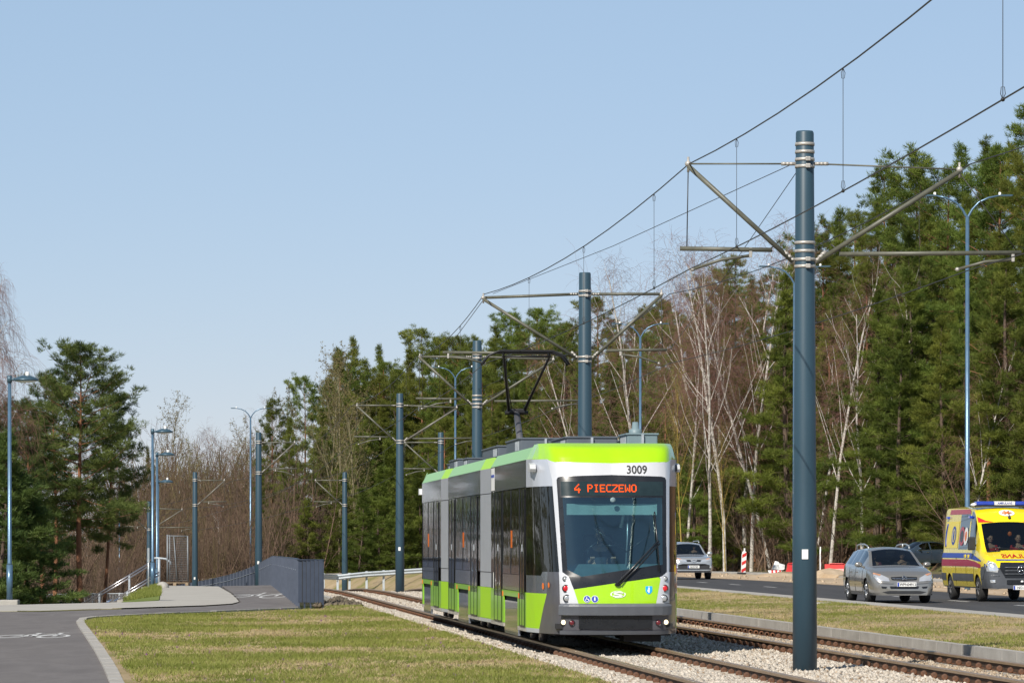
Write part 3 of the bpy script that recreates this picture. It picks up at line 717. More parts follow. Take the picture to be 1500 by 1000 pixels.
def road_lamp(px, ph, D, lab):
    X = (px-750)/F*D; ztop = CZ+(HY-ph)/F*D; z0 = float(gz(X, D))
    h = ztop-z0
    t = thing('road_lamp', lab, 'street lamp', (X, D, z0), 0, 'tall double-armed road lamps')
    mb = MB(); mb.tube([(0, 0, -.3), (0, 0, .8), (0, 0, .9), (0, 0, h-.75)], [.10, .10, .085, .06], 14); mb.build('pole', M['lamp_pole'], t)
    for s in (-1, 1):
        mb = MB(); mb.tube([(s*.0, 0, h-.78), (s*.04, 0, h-.72), (s*.16, 0, h-.50), (s*.38, 0, h-.26), (s*.7, 0, h-.11), (s*1.05, 0, h-.04)], [.045, .042, .04, .036, .033, .03], 10); a = mb.build('arm', M['lamp_pole'], t)
        mb = MB(); mb.prism([(s*1.0, h-.06), (s*1.1, h-.01), (s*1.45, h-.005), (s*1.52, h-.03), (s*1.45, h-.065)], -.12, .12, 'y'); hd = mb.build('lamp_head', M['lamp_head'], a)
        mb = MB(); mb.lathe([(.045, 0), (.045, .08), (.02, .095)], (s*1.08, 0, h-.015), 10); mb.build('sensor_cap', M['white'], hd)
for px, ph, D, lab in ((1417, 285, 127, 'double-armed road lamp rising behind the yellow ambulance'),
                       (1164, 389, 160, 'double-armed road lamp mostly hidden behind the foreground mast'),
                       (938, 473, 201, 'double-armed road lamp above the front of the tram roof'),
                       (667, 537, 250, 'double-armed road lamp beside the third mast over the tram rear'),
                       (367, 597, 290, 'double-armed road lamp at the left beside the slatted fence hump')):
    road_lamp(px, ph, D, lab)
# ================================================================ FENCES AND RAILINGS
def slat_fence():
    t = thing('slatted_fence', 'dark blue-grey metal fence of vertical slats curving along the bike path', 'fence', (0, 0, 0))
    line = [(437, .10, 1.30, 104), (425, .10, 1.28, 117), (412, .10, 1.25, 134), (399, .10, 1.20, 156), (388, -.12, 1.2, 170), (376, -.42, 1.2, 185), (355, -.78, 1.2, 197), (334, -1.12, 1.2, 210), (306, -1.5, 1.2, 225), (278, -1.85, 1.2, 240), (250, -2.3, 1.2, 258)]
    pts = [Vector(((p[0]-750)/F*p[3], p[3], p[1])) for p in line]; hs = [p[2] for p in line]
    run = []
    for i in range(len(pts)-1):
        a, b = pts[i], pts[i+1]; n = max(2, int((b-a).length/.13))
        for k in range(n): f = k/n; run.append((a.lerp(b, f), hs[i]+(hs[i+1]-hs[i])*f))
    bars = MB()
    for i, (p, h) in enumerate(run):
        d = .045; bars.box(p.x-.02, p.x+.03, p.y-.006, p.y+.006, p.z+.12, p.z+h-.05)
    bars.build('slats', M['deck_grey'], t)
    mb = MB(); mb.tube([p+Vector((0, 0, h-.03)) for p, h in run[::6]]+[run[-1][0]+Vector((0, 0, run[-1][1]-.03))], .028, 8); mb.build('top_rail', M['deck_grey'], t)
    mb = MB(); mb.tube([p+Vector((0, 0, .13)) for p, h in run[::6]], .018, 6); mb.build('bottom_rail', M['deck_grey'], t)
    mb = MB(); mb.tube([p+Vector((-.03, 0, h-.33)) for p, h in run[::6]], .012, 6); mb.build('middle_rail', M['galv_dull'], t)
    for p, h in run[::22]:
        mb = MB(); mb.box(p.x-.075, p.x+.04, p.y-.03, p.y+.03, p.z-.15, p.z+h-.03); mb.build('post', M['post_light'], t)
    # return panel facing the viewer
    e = Vector(((473-750)/F*103.4, 103.4, .10)); s = pts[0]; n = 6
    mb = MB()
    for k in range(n):
        a = s.lerp(e, k/n); b = s.lerp(e, (k+.965)/n)
        mb.add([(a.x, a.y-.03, .20), (b.x, b.y+.02, .20), (b.x, b.y+.02, 1.345), (a.x, a.y-.03, 1.345), (a.x, a.y-.015, .20), (b.x, b.y+.035, .20), (b.x, b.y+.035, 1.345), (a.x, a.y-.015, 1.345)],
               [(0, 1, 2, 3), (4, 5, 6, 7), (0, 4, 7, 3), (1, 2, 6, 5), (3, 2, 6, 7), (0, 1, 5, 4)])
    mb.build('end_panel', M['deck_grey'], t)
    mb = MB()
    for k in range(1, n): a = s.lerp(e, k/n); mb.box(a.x-.012, a.x+.010, a.y-.048+.05*k/n, a.y-.034+.05*k/n, .2, 1.34)
    mb.build('joint_strip', M['black_line'], t)
    mb = MB(); mb.prism([(s.x-.03, s.y-.05), (e.x+.03, e.y-.02), (e.x+.03, e.y+.06), (s.x-.03, s.y+.05)], 1.346, 1.372); mb.build('top_rail', M['deck_grey'], t)
    for k in range(5):
        a = s.lerp(e, k/4); mb = MB(); mb.box(a.x-.024, a.x+.024, a.y+.03, a.y+.08, -.1, 1.345); mb.build('post', M['deck_grey'], t)
slat_fence()
def guard_rail():
    t = thing('guard_rail', 'galvanised steel guard rail on posts left of the tram beyond the tracks', 'guard rail', (0, 0, 0))
    pp = [(452, 861, 206), (474, 860, 209), (494.6, 861, 212), (512, 859, 212), (537, 856.5, 212.4), (562, 855, 212.8), (590, 853, 213.2), (620, 851, 213.6)]
    pts = [P(*p) for p in pp]
    for p in pts:
        mb = MB(); mb.box(p.x-.06, p.x+.06, p.y-.05, p.y+.05, p.z-1.0, p.z+.78); mb.box(p.x-.06, p.x-.02, p.y-.12, p.y-.05, p.z+.4, p.z+.76)
        mb.build('post', M['rail_galv'], t)
    prof = [(-.15, 0), (-.12, -.05), (-.08, -.08), (-.04, -.05), (0, 0), (.04, -.05), (.08, -.08), (.12, -.05), (.15, 0)]
    vs = [(p.x+.02, p.y-.16+d, p.z+.60+z) for p in pts for z, d in prof]; n = len(prof)
    mb = MB(); mb.add(vs, [(i*n+k, i*n+k+1, (i+1)*n+k+1, (i+1)*n+k) for i in range(len(pts)-1) for k in range(n-1)], False); mb.build('beam', M['rail_galv'], t)
guard_rail()
STAIR = mat('stainless_handrail', (.40, .39, .41), .28, .8, var=.08)
def handrail(a, b, posts, lab, curl=None):
    a, b = Vector(a), Vector(b); t = thing('stair_handrail', lab, 'handrail', (0, 0, 0), 0, 'steel stair handrails')
    for dz in (0, -.115):
        mb = MB(); mb.tube([a+Vector((0, 0, dz)), b+Vector((0, 0, dz))], .034, 10); mb.build('tube', STAIR, t)
    for f, zl in posts:
        p = a.lerp(b, f); mb = MB(); mb.box(p.x-.04, p.x+.04, p.y-.03, p.y+.03, p.z-zl, p.z, .008); mb.build('post', M['galv_dull'], t)
    if curl:
        mb = MB(); mb.tube([curl+Vector(q) for q in ((-.28, 0, 0), (0, 0, 0), (.28, 0, -.03), (.46, 0, -.16), (.48, 0, -.28))], .045, 10); mb.tube([curl, curl-Vector((0, 0, 1.25))], .055, 10); mb.build('newel_post', M['galv_dull'], t)
handrail(P(118, 885, 158), P(220, 823.5, 158), ((.27, .75), (.70, .95)), 'long twin-tube steel handrail rising along the stairs to the path lamps', P(233, 817, 158.5))
handrail(P(153, 886, 152), P(233, 837.5, 152), ((.42, .9),), 'lower twin-tube steel handrail rising along the near side of the stairs')
# the stairs themselves
mb = MB(); a = P(232, 858, 155); 
for k in range(16):
    mb.box(a.x-.32*(k+1), a.x-.32*k, 151.2, 159.2, -3.2, .08-.17*k)
structure(mb.build('stairs', M['concrete']))
def thin_post():
    p = P(217.5, 873, 140); t = thing('sign_post', 'thin galvanised post with a narrow plate beside the front path lamp', 'post', p)
    mb = MB(); mb.tube([(0, 0, -.2), (0, 0, 1.78)], .03, 10); mb.build('pole', M['galv'], t)
    mb = MB(); mb.box(-.035, .035, -.045, -.03, 1.25, 1.76); mb.build('plate', M['galv'], t)
thin_post()
p = P(228.5, 862, 147); mb = MB(); mb.ell((0, 0, .1), (.26, .25, .22), 9, 6); o = mb.build('stone_block', M['concrete']); o.location = (p.x+.25, p.y, .02); tag(o, 'grey rounded concrete block at the foot of the front path lamp', 'stone')
def mesh_panel():
    t = thing('mesh_panel', 'galvanised wire mesh fence panel standing on a pallet at the end of the pavement', 'mobile fence', P(257, 853, 157.5))
    mb = MB(); mb.tube([(-.33, 0, .05), (-.33, 0, 1.98)], .036, 10); mb.tube([(-.24, 0, .05), (-.24, 0, 1.96)], .02, 8); mb.build('post', M['mesh_grey'], t)
    mb = MB(); mb.tube([(.52, 0, .05), (.50, 0, 1.92)], .028, 10); mb.build('post', M['mesh_grey'], t)
    mb = MB(); mb.tube([(.08, -.1, .05), (-.06, -.1, 1.9)], .022, 8); mb.build('brace', M['mesh_grey'], t)
    mb = MB(); mb.tube([(-.33, 0, 1.93), (.52, 0, 1.92)], .018, 8); mb.build('top_rail', M['mesh_grey'], t)
    mb = MB()
    for k in range(17): x = -.3+.05*k; mb.tube([(x, 0, .06), (x, 0, 1.92)], .0035, 4, False)
    for k in range(20): z = .1+.095*k; mb.tube([(-.33, 0, z), (.52, 0, z)], .0035, 4, False)
    mb.build('mesh', M['mesh_grey'], t)
    q = thing('pallet', 'worn wooden pallet carrying the mesh fence panel', 'pallet', P(257, 857, 157.5))
    mb = MB()
    for k in range(5): mb.box(-.55, .55, -.4+.17*k, -.29+.17*k, .10, .125)
    mb.build('deck', M['wood'], q)
    mb = MB()
    for x in (-.5, 0, .5): mb.box(x-.06, x+.06, -.4, .5, .0, .10)
    mb.build('bearers', M['wood'], q)
mesh_panel()
def low_fence(pa, pb, h, n, lab):
    a, b = Vector(pa), Vector(pb); t = thing('low_fence', lab, 'fence', (0, 0, 0)); d = (b-a)
    mb = MB(); mb.tube([a+Vector((0, 0, h)), b+Vector((0, 0, h))], .03, 6); mb.build('top_rail', M['galv_dull'], t)
    mb = MB(); mb.tube([a+Vector((0, 0, .12)), b+Vector((0, 0, .12))], .025, 6); mb.build('bottom_rail', M['galv_dull'], t)
    mb = MB()
    for k in range(int(d.length/.14)):
        p = a+d*(k*.14/d.length); mb.tube([p+Vector((0, 0, .1)), p+Vector((0, 0, h))], .011, 4, False)
    mb.build('bars', M['galv_dull'], t)
    for k in range(n+1):
        p = a+d*(k/n); mb = MB(); mb.box(p.x-.04, p.x+.04, p.y-.04, p.y+.04, p.z-.9, p.z+h+.04); mb.build('post', M['galv_dull'], t)
low_fence(P(40, 870.5, 200)-Vector((0, 0, 1.1)), P(236, 868, 190)-Vector((0, 0, 1.1)), 1.1, 10, 'low grey barred railing down behind the stairs at the left')
# ================================================================ ROADWORKS AND SMALL THINGS
def delineator(px, py, D, rz, lab, tilt=.03):
    t = thing('delineator_post', lab, 'road marker', P(px, py, D), rz, 'red and white delineator boards on the sand'); t.rotation_euler = (0, tilt, rz)
    out = [(-.11, 0), (.11, 0), (.125, .95), (.10, 1.1), (.03, 1.17), (.03, 1.3), (-.03, 1.3), (-.03, 1.17), (-.10, 1.1), (-.125, .95)]
    mb = MB(); mb.prism(out, -.03, .03, 'y'); mb.build('board', M['white'], t)
    red = mat('reflective_red', (.62, .03, .025), .4, var=.1) if 'red' not in M else M['red']; M['red'] = red
    for z in (.05, .42, .80):
        mb = MB(); h = .24
        mb.prism([(-.108, z), (.108, z+.13), (.112, z+.13+h*.7), (-.112, z+h*.7)], -.036, -.0305, 'y'); mb.build('red_stripe', red, t)
    mb = MB(); mb.box(-.2, .2, -.35, .35, -.02, .07, .02); mb.build('foot', mat('rubber', (.03, .03, .03), .8) if 'rubber' not in M else M['rubber'], t)
M['rubber'] = mat('rubber', (.028, .028, .028), .75)
delineator(1088.5, 840, 193, .3, 'red and white delineator board leaning a little beside the silver SUV side of the road', .06)
delineator(1202, 837, 198, 1.35, 'red and white delineator board seen edge-on right of the foreground mast', -.04)
# crumpled sack, barrier pieces, striped board, manhole lid
def crumpled(name, c, r, m, lab, cat, seed, amp=.35):
    rr = random.Random(seed); b = bmesh.new(); bmesh.ops.create_icosphere(b, subdivisions=2, radius=1)
    for v in b.verts:
        k = 1+rr.uniform(-amp, amp); v.co = Vector((v.co.x*r[0]*k, v.co.y*r[1]*k, max(-.1, v.co.z)*r[2]*k))
    me = bpy.data.meshes.new(name); b.to_mesh(me); b.free(); me.materials.append(m); o = link(name, me); o.location = c
    return tag(o, lab, cat)
crumpled('plastic_sheet', P(1140, 833, 215), (.32, .3, .42), M['white'], 'crumpled white plastic sheet lying on the sand', 'plastic sheet', 3, .3)
crumpled('sand_heap', P(1215, 851, 172), (1.1, 1.4, .62), M['sand'], 'small heap of sand in front of the red barrier', 'sand heap', 9, .12)
crumpled('sand_heap', P(1145, 848, 182), (1.6, 1.5, .32), M['sand'], 'flat heap of sand under the striped board left of the mast', 'sand heap', 12, .12)
crumpled('sand_heap', P(1060, 850, 190), (1.8, 1.5, .25), M['sand'], 'flat heap of sand between the SUV and the delineator', 'sand heap', 15, .12)
def barrier(c, L, rz, lab):
    t = thing('red_barrier', lab, 'barrier', c, rz, 'red plastic barriers in the roadworks'); mb = MB(); mb.prism([(-.18, 0), (.18, 0), (.10, .2), (.07, .45), (-.07, .45), (-.10, .2)], -L/2, L/2, 'y'); mb.build('body', M['red'], t)
    mb = MB(); mb.box(-.13, .13, -L*.3, L*.3, .45, .50, .02); mb.build('handle', M['red'], t)
barrier(P(1161, 838, 196), .9, .4, 'short red plastic barrier half hidden by the foreground mast')
barrier(P(1226, 838, 205), 1.3, 1.3, 'red plastic barrier lying behind the sand heap left of the silver estate car')
def striped_board():
    t = thing('striped_board', 'red and white striped board lying flat on the sand', 'board', P(1136, 839, 188), .2); t.rotation_euler = (.5, 0, .15)
    mb = MB(); mb.box(-.33, .33, -.25, .25, 0, .03, .008); mb.build('panel', M['white'], t)
    for k in range(3):
        x = -.25+.2*k; mb = MB(); mb.prism([(x, -.24), (x+.09, -.24), (x+.17, .24), (x+.08, .24)], .032, .036, 'z'); mb.build('red_stripe', M['red'], t)
striped_board()
def planks():
    t = thing('plank_stack', 'few brown planks lying on the sand beside the striped board', 'planks', P(1151, 840, 188), .3)
    for k, (y, z) in enumerate(((-.1, 0), (.08, .0), (0, .06))):
        mb = MB(); mb.box(-.4, .4, y-.07, y+.07, z, z+.05); mb.build('plank', M['wood'], t)
planks()
def manhole():
    t = thing('manhole', 'round concrete manhole ring on a slab in the median grass', 'manhole', G(1192, 889, .15))
    mb = MB(); mb.box(-.66, .66, -1.2, 1.2, -.1, .035, .02); mb.build('slab', M['sandstone'], t)
    mb = MB(); mb.lathe([(.30, .03), (.31, .10), (.27, .12), (.02, .12)], (.22, .6, 0), 24); mb.build('lid', M['concrete'], t)
manhole()
# ================================================================ PEOPLE (seated, seen through glass)
M['skin'] = mat('skin', (.50, .30, .22), .55, var=.08); M['hair'] = mat('dark_hair', (.035, .025, .02), .6, var=.3)
M['hair_grey'] = mat('grey_hair', (.25, .24, .23), .6, var=.3)
M['trouser'] = mat('dark_trousers', (.03, .035, .05), .85, var=.2, bump=.2)
def skin_mesh(name, joints, edges, m, sub=2):
    me = bpy.data.meshes.new(name); me.from_pydata([j[0] for j in joints], edges, [])
    o = bpy.data.objects.new(name, me); COL.objects.link(o)
    sk = o.modifiers.new('skin', 'SKIN'); 
    for i, j in enumerate(joints):
        r = j[1]; me.skin_vertices[0].data[i].radius = (r, r) if not isinstance(r, tuple) else r
        me.skin_vertices[0].data[i].use_root = (i == 0)
    s = o.modifiers.new('sub', 'SUBSURF'); s.levels = s.render_levels = sub
    dg = bpy.context.evaluated_depsgraph_get(); out = bpy.data.meshes.new_from_object(o.evaluated_get(dg))
    bpy.data.objects.remove(o); out.materials.clear(); out.materials.append(m)
    out.polygons.foreach_set('use_smooth', [True]*len(out.polygons)); out.name = name
    return out
_pm = {}
def person(label, loc, rz, shirt, hair, turn=0., hands=(.18, .36, .98)):
    """seated figure facing local -y (towards the viewer); origin on the seat cushion under the pelvis"""
    t = thing('person', label, 'person', loc, rz)
    if 'body' not in _pm:
        J = [((0, 0, .10), .13), ((0, .02, .28), .125), ((0, .02, .46), .14), ((0, .01, .56), .07), ((0, 0, .62), .055)]
        E = [(0, 1), (1, 2), (2, 3), (3, 4)]
        for s in (-1, 1):
            b = len(J)
            J += [((s*.17, .02, .50), .062), ((s*.235, -.06, .26), .048), ((s*.18, -.30, .30), .036), ((s*.175, -.38, .345), .032)]
            E += [(2, b), (b, b+1), (b+1, b+2), (b+2, b+3)]
            for k, dx in enumerate((-.028, -.009, .010, .028)):
                c = len(J); L = (.030, .036, .034, .026)[k]
                J += [((s*.175+dx, -.405, .365), .010), ((s*.175+dx, -.405-L, .375), .009), ((s*.175+dx, -.400-L, .345), .008)]; E += [(b+3, c), (c, c+1), (c+1, c+2)]
            c = len(J); J += [((s*.14, -.385, .36), .011), ((s*.135, -.415, .352), .009)]; E += [(b+3, c), (c, c+1)]
            c = len(J); J += [((s*.10, -.05, .09), .095), ((s*.13, -.42, .12), .07), ((s*.13, -.50, -.25), .05), ((s*.13, -.60, -.29), .045)]
            E += [(0, c), (c, c+1), (c+1, c+2), (c+2, c+3)]
        _pm['body'] = (J, E)
        _pm['bodymesh'] = skin_mesh('body', J, E, M['skin'])
    body = link('body', _pm['bodymesh'], t)
    # head joined to the same continuous mesh as the neck: ellipsoid with brow, nose, mouth, ears
    mb = MB(); z = .735
    mb.ell((0, 0, z), (.076, .094, .115), 18, 14); mb.ell((0, -.03, z-.062), (.055, .062, .055), 12, 8)
    mb.tube([(0, -.088, z+.02), (0, -.112, z-.022), (0, -.092, z-.032)], [.010, .016, .012], 8)
    for s in (-1, 1):
        mb.ell((s*.079, .008, z-.01), (.012, .024, .034), 8, 6); mb.ell((s*.03, -.083, z-.03), (.02, .014, .014), 8, 6)
    hd = mb.build('head', M['skin'], body); hd.rotation_euler = (0, 0, turn)
    mb = MB()
    for s in (-1, 1):
        mb.ell((s*.031, -.086, z+.004), (.013, .008, .007), 8, 6); mb.box(s*.031-.018, s*.031+.018, -.097, -.086, z+.02, z+.027)
    mb.build('eyes', M['hair'], body).rotation_euler = (0, 0, turn)
    mb = MB(); mb.box(-.024, .024, -.094, -.085, z-.060, z-.050, .003); mb.build('mouth', mat('lips', (.38, .15, .13), .5) if 'lips' not in M else M['lips'], body).rotation_euler = (0, 0, turn)
    mb = MB(); mb.ell((0, .022, z+.030), (.086, .092, .105), 16, 12)
    mb.v = [(x, y, zz) if not (y < -.045 and zz < z+.085) else (x*.9, y*.75, max(zz, z+.06)) for x, y, zz in mb.v]
    mb.build('hair', hair, t).rotation_euler = (0, 0, turn)
    k = ('shirt', shirt.name)
    if k not in _pm:
        J, E = _pm['body']; use = [0, 1, 2]; nj = [(J[i][0], J[i][1]+.014) for i in use]; ne = [(0, 1), (1, 2)]
        n0 = 5; per = (len(J)-5)//2
        for s in range(2):
            b = n0+s*per; c = len(nj); nj += [(J[b][0], J[b][1]+.014), (J[b+1][0], J[b+1][1]+.012), (Vector(J[b+1][0]).lerp(Vector(J[b+2][0]), .85), J[b+2][1]+.012)]; ne += [(2, c), (c, c+1), (c+1, c+2)]
        _pm[k] = skin_mesh('shirt', nj, ne, shirt)
    link('shirt', _pm[k], t)
    if 'tr' not in _pm:
        J, E = _pm['body']; nj = [(J[0][0], J[0][1]+.016)]; ne = []; per = (len(J)-5)//2
        for s in range(2):
            b = 5+(s+1)*per-4; c = len(nj); nj += [(J[b+q][0], J[b+q][1]+.013) for q in range(3)]; ne += [(0, c), (c, c+1), (c+1, c+2)]
        _pm['tr'] = skin_mesh('trousers', nj, ne, M['trouser'])
    link('trousers', _pm['tr'], t)
    return t
M['lips'] = mat('lips', (.38, .15, .13), .5)
# ================================================================ TRAM
M['lime'] = mat('lime_green_paint', (.36, .66, .006), .22, var=.03, coat=.6)
M['lime_matt'] = mat('lime_green_panel', (.36, .66, .006), .42, var=.03)
M['lime_shaded'] = mat('lime_paint_shaded', (.24, .52, .03), .3, var=.03, coat=.25, bump=.12, bscale=1.4)  # lime again, with the sides' grazing-view darkening put into the colour
M['silver'] = mat('silver_paint', (.66, .67, .70), .3, .2, var=.008, coat=.6)
M['grey_panel'] = mat('grey_tram_panel', (.17, .19, .23), .14, .15, var=.04, coat=.8, bump=.2, bscale=1.6)
M['silver_side'] = mat('silver_side_panel', (.58, .61, .68), .24, .25, var=.012, scale=1.5, bump=.14, bscale=1.1)
M['dark_grey'] = mat('charcoal_tram_paint', (.085, .085, .10), .3, var=.06, coat=.4)
M['bumper'] = mat('grey_bumper_plastic', (.115, .125, .145), .5, var=.05)
M['black'] = mat('black_trim', (.014, .016, .020), .28, var=.2)
M['tint'] = mat('dark_side_glass', (.010, .009, .008), .04, var=.3, coat=0., spec=.4, bump=.2, bscale=1.5)
M['tint_blue'] = mat('blue_grey_lower_glass', (.05, .06, .10), .08, var=.3, coat=.6)
M['screen'] = glassmat('tram_windscreen', (.58, .80, .84), .05, .20, (.72, .95, .92, 1))
M['near_black'] = mat('dark_underframe', (.018, .018, .02), .8)  # one even near-black for body shell, underframe and housings
M['roofbox'] = mat('roof_box_grey', (.095, .115, .14), .5, var=.1, scale=3)
M['roofbox_light'] = mat('pale_roof_box', (.17, .24, .265), .5, var=.08)
M['orange'] = mat('orange_reflector', (.75, .17, .02), .3)
M['redlens'] = mat('red_lens', (.55, .01, .015), .12, coat=1.)
M['lens'] = mat('clear_lens', (.45, .47, .48), .12, .4, coat=1.)
M['led'] = emitmat('led_orange_red', (1., .10, .015), 1.6)
M['lamp_on'] = emitmat('headlamp_light', (1., .82, .52), 2.2)
M['blue'] = mat('sign_blue', (.03, .07, .42), .4); M['cyan'] = mat('shield_blue', (.01, .38, .80), .4)
M['txt_black'] = mat('black_lettering', (.02, .02, .022), .5)
M['skirt'] = mat('dusty_skirt', (.40, .37, .32), .5, var=.3, scale=3, stretch=(1, .6, 4))
M['pod'] = mat('camera_pod_grey', (.50, .51, .52), .4, var=.08)
M['blind'] = mat('sun_blind', (.30, .40, .38), .7)
M['dash'] = mat('dashboard_teal', (.09, .15, .165), .6)
plan = [(0, 0), (.3, .012), (.6, .05), (.76, .10), (.86, .17), (.93, .28), (.99, .46), (1.09, .88), (1.18, 1.45), (1.25, 2.2)]
pa = [0]
for (a, b), (c, d) in zip(plan[:-1], plan[1:]): pa.append(pa[-1]+math.hypot(c-a, d-b))
AMAX = pa[-1]
pv = [p[0] for p in plan]; pu = [p[1] for p in plan]
def rake(w):
    return float(np.interp(w, [.30, .40, .64, .84, 1.2, 2.85, 3.12, 3.22, 3.34, 3.40, 3.44], [.16, .10, .08, .02, .05, .60, .70, .76, .88, 1.02, 1.25]))
def nose0(a, w):
    s = -1 if a < 0 else 1; a = abs(a)
    v = float(np.interp(a, pa, pv)); u = float(np.interp(a, pa, pu))
    k = float(sstep(1.0, AMAX, a))
    v = min(v*(1+.045*(w-.8)/2.1*(1-k)), 1.25)
    if w > 3.19: v -= (w-3.19)*.55*(k)
    return Vector((s*v, u+rake(w)*(1-k)*(1-.15*min(1, a)), w))
def nose(a, w, off=0.):
    p = nose0(a, w)
    if off:
        e = .02; n = (nose0(a+e, w)-nose0(a-e, w)).cross(nose0(a, w+e)-nose0(a, w-e))
        p = p+n.normalized()*off
    return p
def tri2d(poly, step):
    b = bmesh.new(); vs = [b.verts.new((p[0], p[1], 0)) for p in poly]
    for t in tessellate_polygon([[Vector((p[0], p[1], 0)) for p in poly]]):
        try: b.faces.new([vs[i] for i in t])
        except ValueError: pass
    xs = [p[0] for p in poly]; ys = [p[1] for p in poly]
    for ax, lo, hi in ((0, min(xs), max(xs)), (1, min(ys), max(ys))):
        n = int((hi-lo)/step)
        for i in range(1, n+1):
            c = lo+(hi-lo)*i/(n+1)
            bmesh.ops.bisect_plane(b, geom=b.verts[:]+b.edges[:]+b.faces[:], plane_co=Vector((c, 0, 0)) if ax == 0 else Vector((0, c, 0)), plane_no=Vector((1, 0, 0)) if ax == 0 else Vector((0, 1, 0)))
    b.verts.index_update(); out = [(v.co.x, v.co.y) for v in b.verts], [tuple(v.index for v in f.verts) for f in b.faces]; b.free(); return out
def patch(mb, poly, mp, off=0., step=.09, smooth=True):
    v, f = tri2d(poly, step); mb.add([mp(x, y, off) for x, y in v], f, smooth); return mb
def mir(poly): return [(-a, w) for a, w in reversed(poly)]
TX, TY = float(Cx(61.6))-2.03, 61.6
TRZ = math.atan(.0923)
tram = thing('tram', 'lime green and grey articulated city tram with lit destination display', 'tram', (TX+.03, TY, 0), TRZ)
LT = 29.7
def build_nose(parent, mp, front):
    def patch_all(name, polys, m, off=0., step=.09):
        if name in ('front_frame', 'windscreen_surround'):
            mb = MB()
            for p in polys: patch(mb, p, mp, off, step)
            return mb.build(name, m, parent, fixn=False)
        for p in polys:
            mb = MB(); patch(mb, p, mp, off, step); mb.build(name, m, parent, fixn=False)
    A = AMAX
    cap = [(-A, 3.19), (-1.15, 3.17), (-.95, 3.125), (0, 3.10), (.95, 3.125), (1.15, 3.17), (A, 3.19), (A, 3.44), (-A, 3.44)]
    patch_all('roof_cap', [cap], M['lime'], 0, .06)
    head = [(-1.15, 3.17), (-.95, 3.125), (0, 3.10), (.95, 3.125), (1.15, 3.17), (1.01, 2.83), (.895, 2.83), (.87, 2.87), (.80, 2.885), (0, 2.91), (-.80, 2.885), (-.87, 2.87), (-.895, 2.83), (-1.01, 2.83)]
    pil = [(-1.01, 2.83), (-.895, 2.83), (-.875, 1.97), (-.87, 1.335), (-.94, 1.335)]
    patch_all('front_frame', [head, pil, mir(pil)], M['silver'], .0, .07)
    inner = [(-.80, 2.54), (.80, 2.54), (.785, 1.45), (.68, 1.45), (-.55, 1.26), (-.775, 1.37)]
    top = [(-.895, 2.83), (-.87, 2.87), (-.80, 2.885), (0, 2.91), (.80, 2.885), (.87, 2.87), (.895, 2.83), (.888, 2.54), (-.888, 2.54)]
    lf = [(-.888, 2.54), (-.80, 2.54), (-.775, 1.37), (-.87, 1.335)]; rt = [(.888, 2.54), (.87, 1.335), (.785, 1.45), (.80, 2.54)]
    bot = [(-.87, 1.335), (-.775, 1.37), (-.55, 1.26), (.68, 1.45), (.785, 1.45), (.87, 1.335), (.76, 1.265), (.715, 1.25), (-.04, 1.15), (-.68, 1.055), (-.76, 1.265)]
    patch_all('windscreen_surround', [top, lf, rt, bot], M['black'], 0, .1)
    patch_all('windscreen', [inner], M['screen'] if front else M['tint'], 0, .12)
    grn = [(-.68, 1.055), (-.04, 1.15), (.70, 1.25), (.735, 1.22), (.66, .83), (-.61, .83)]
    patch_all('front_panel', [grn], M['lime'], .004, .08)
    cl = [(-.94, 1.335), (-.87, 1.335), (-.76, 1.265), (-.68, 1.055), (-.61, .83), (-.94, .83)]
    cr = [(.94, 1.335), (.87, 1.335), (.76, 1.265), (.715, 1.25), (.735, 1.22), (.66, .83), (.94, .83)]
    for c, s in ((cl, -1), (cr, 1)):
        mb = MB(); patch(mb, c, mp, .006, .07); cu = mb.build('headlight_cluster', M['silver'], parent, fixn=False)
    cn = [(-.94, .33), (-.94, 1.335), (-1.40, 1.335), (-1.47, .98), (-1.93, .40), (-1.93, .33)]
    patch_all('corner_panel', [cn, mir(cn)], M['dark_grey'], 0, .08)
    sg = [(-1.47, .98), (-A, .98), (-A, .40), (-1.93, .40)]
    patch_all('cab_lower_panel', [sg, mir(sg)], M['lime_matt'], 0, .12)
    sp = [(-1.40, 1.335), (-1.47, .98), (-A, .98), (-A, 1.27), (-1.78, 1.27), (-1.66, 1.335)]
    patch_all('cab_side_panel', [sp, mir(sp)], M['grey_panel'], 0, .12)
    cw = [(-1.005, 2.73), (-.94, 1.335), (-1.66, 1.335), (-1.78, 1.27), (-A, 1.27), (-A, 2.73)]
    patch_all('cab_side_window', [cw, mir(cw)], M['tint'], 0, .12)
    up = [(-1.15, 3.17), (-1.01, 2.83), (-1.005, 2.73), (-A, 2.73), (-A, 3.19)]
    patch_all('cab_upper_panel', [up, mir(up)], M['silver_side'], 0, .12)
    sk = [(-1.93, .33), (-1.93, .40), (-A, .40), (-A, .33)]
    patch_all('cab_skirt', [sk, mir(sk)], M['silver_side'], 0, .2)
    bk = [(-.94, .33), (.94, .33), (.94, .83), (-.94, .83)]
    patch_all('front_valance', [bk], M['black'] if not front else M['dark_grey'], 0, .1)
    patch_all('valance_centre', [[(-.60, .42), (.60, .42), (.60, .635), (-.60, .635)]], M['black'], .012, .1)
    patch_all('valance_lip', [[(-.93, .335), (.93, .335), (.93, .395), (-.93, .395)]], M['bumper'], .02, .1)
    # proud bumper
    mb = MB(); n = 24; prof = [(.83, .0), (.82, .06), (.80, .075), (.66, .075), (.645, .06), (.64, .0)]
    vs = [mp(-.90+1.80*i/n, w, o) for i in range(n+1) for w, o in prof]; k = len(prof)
    mb.add(vs, [(i*k+j, i*k+j+1, (i+1)*k+j+1, (i+1)*k+j) for i in range(n) for j in range(k-1)], False)
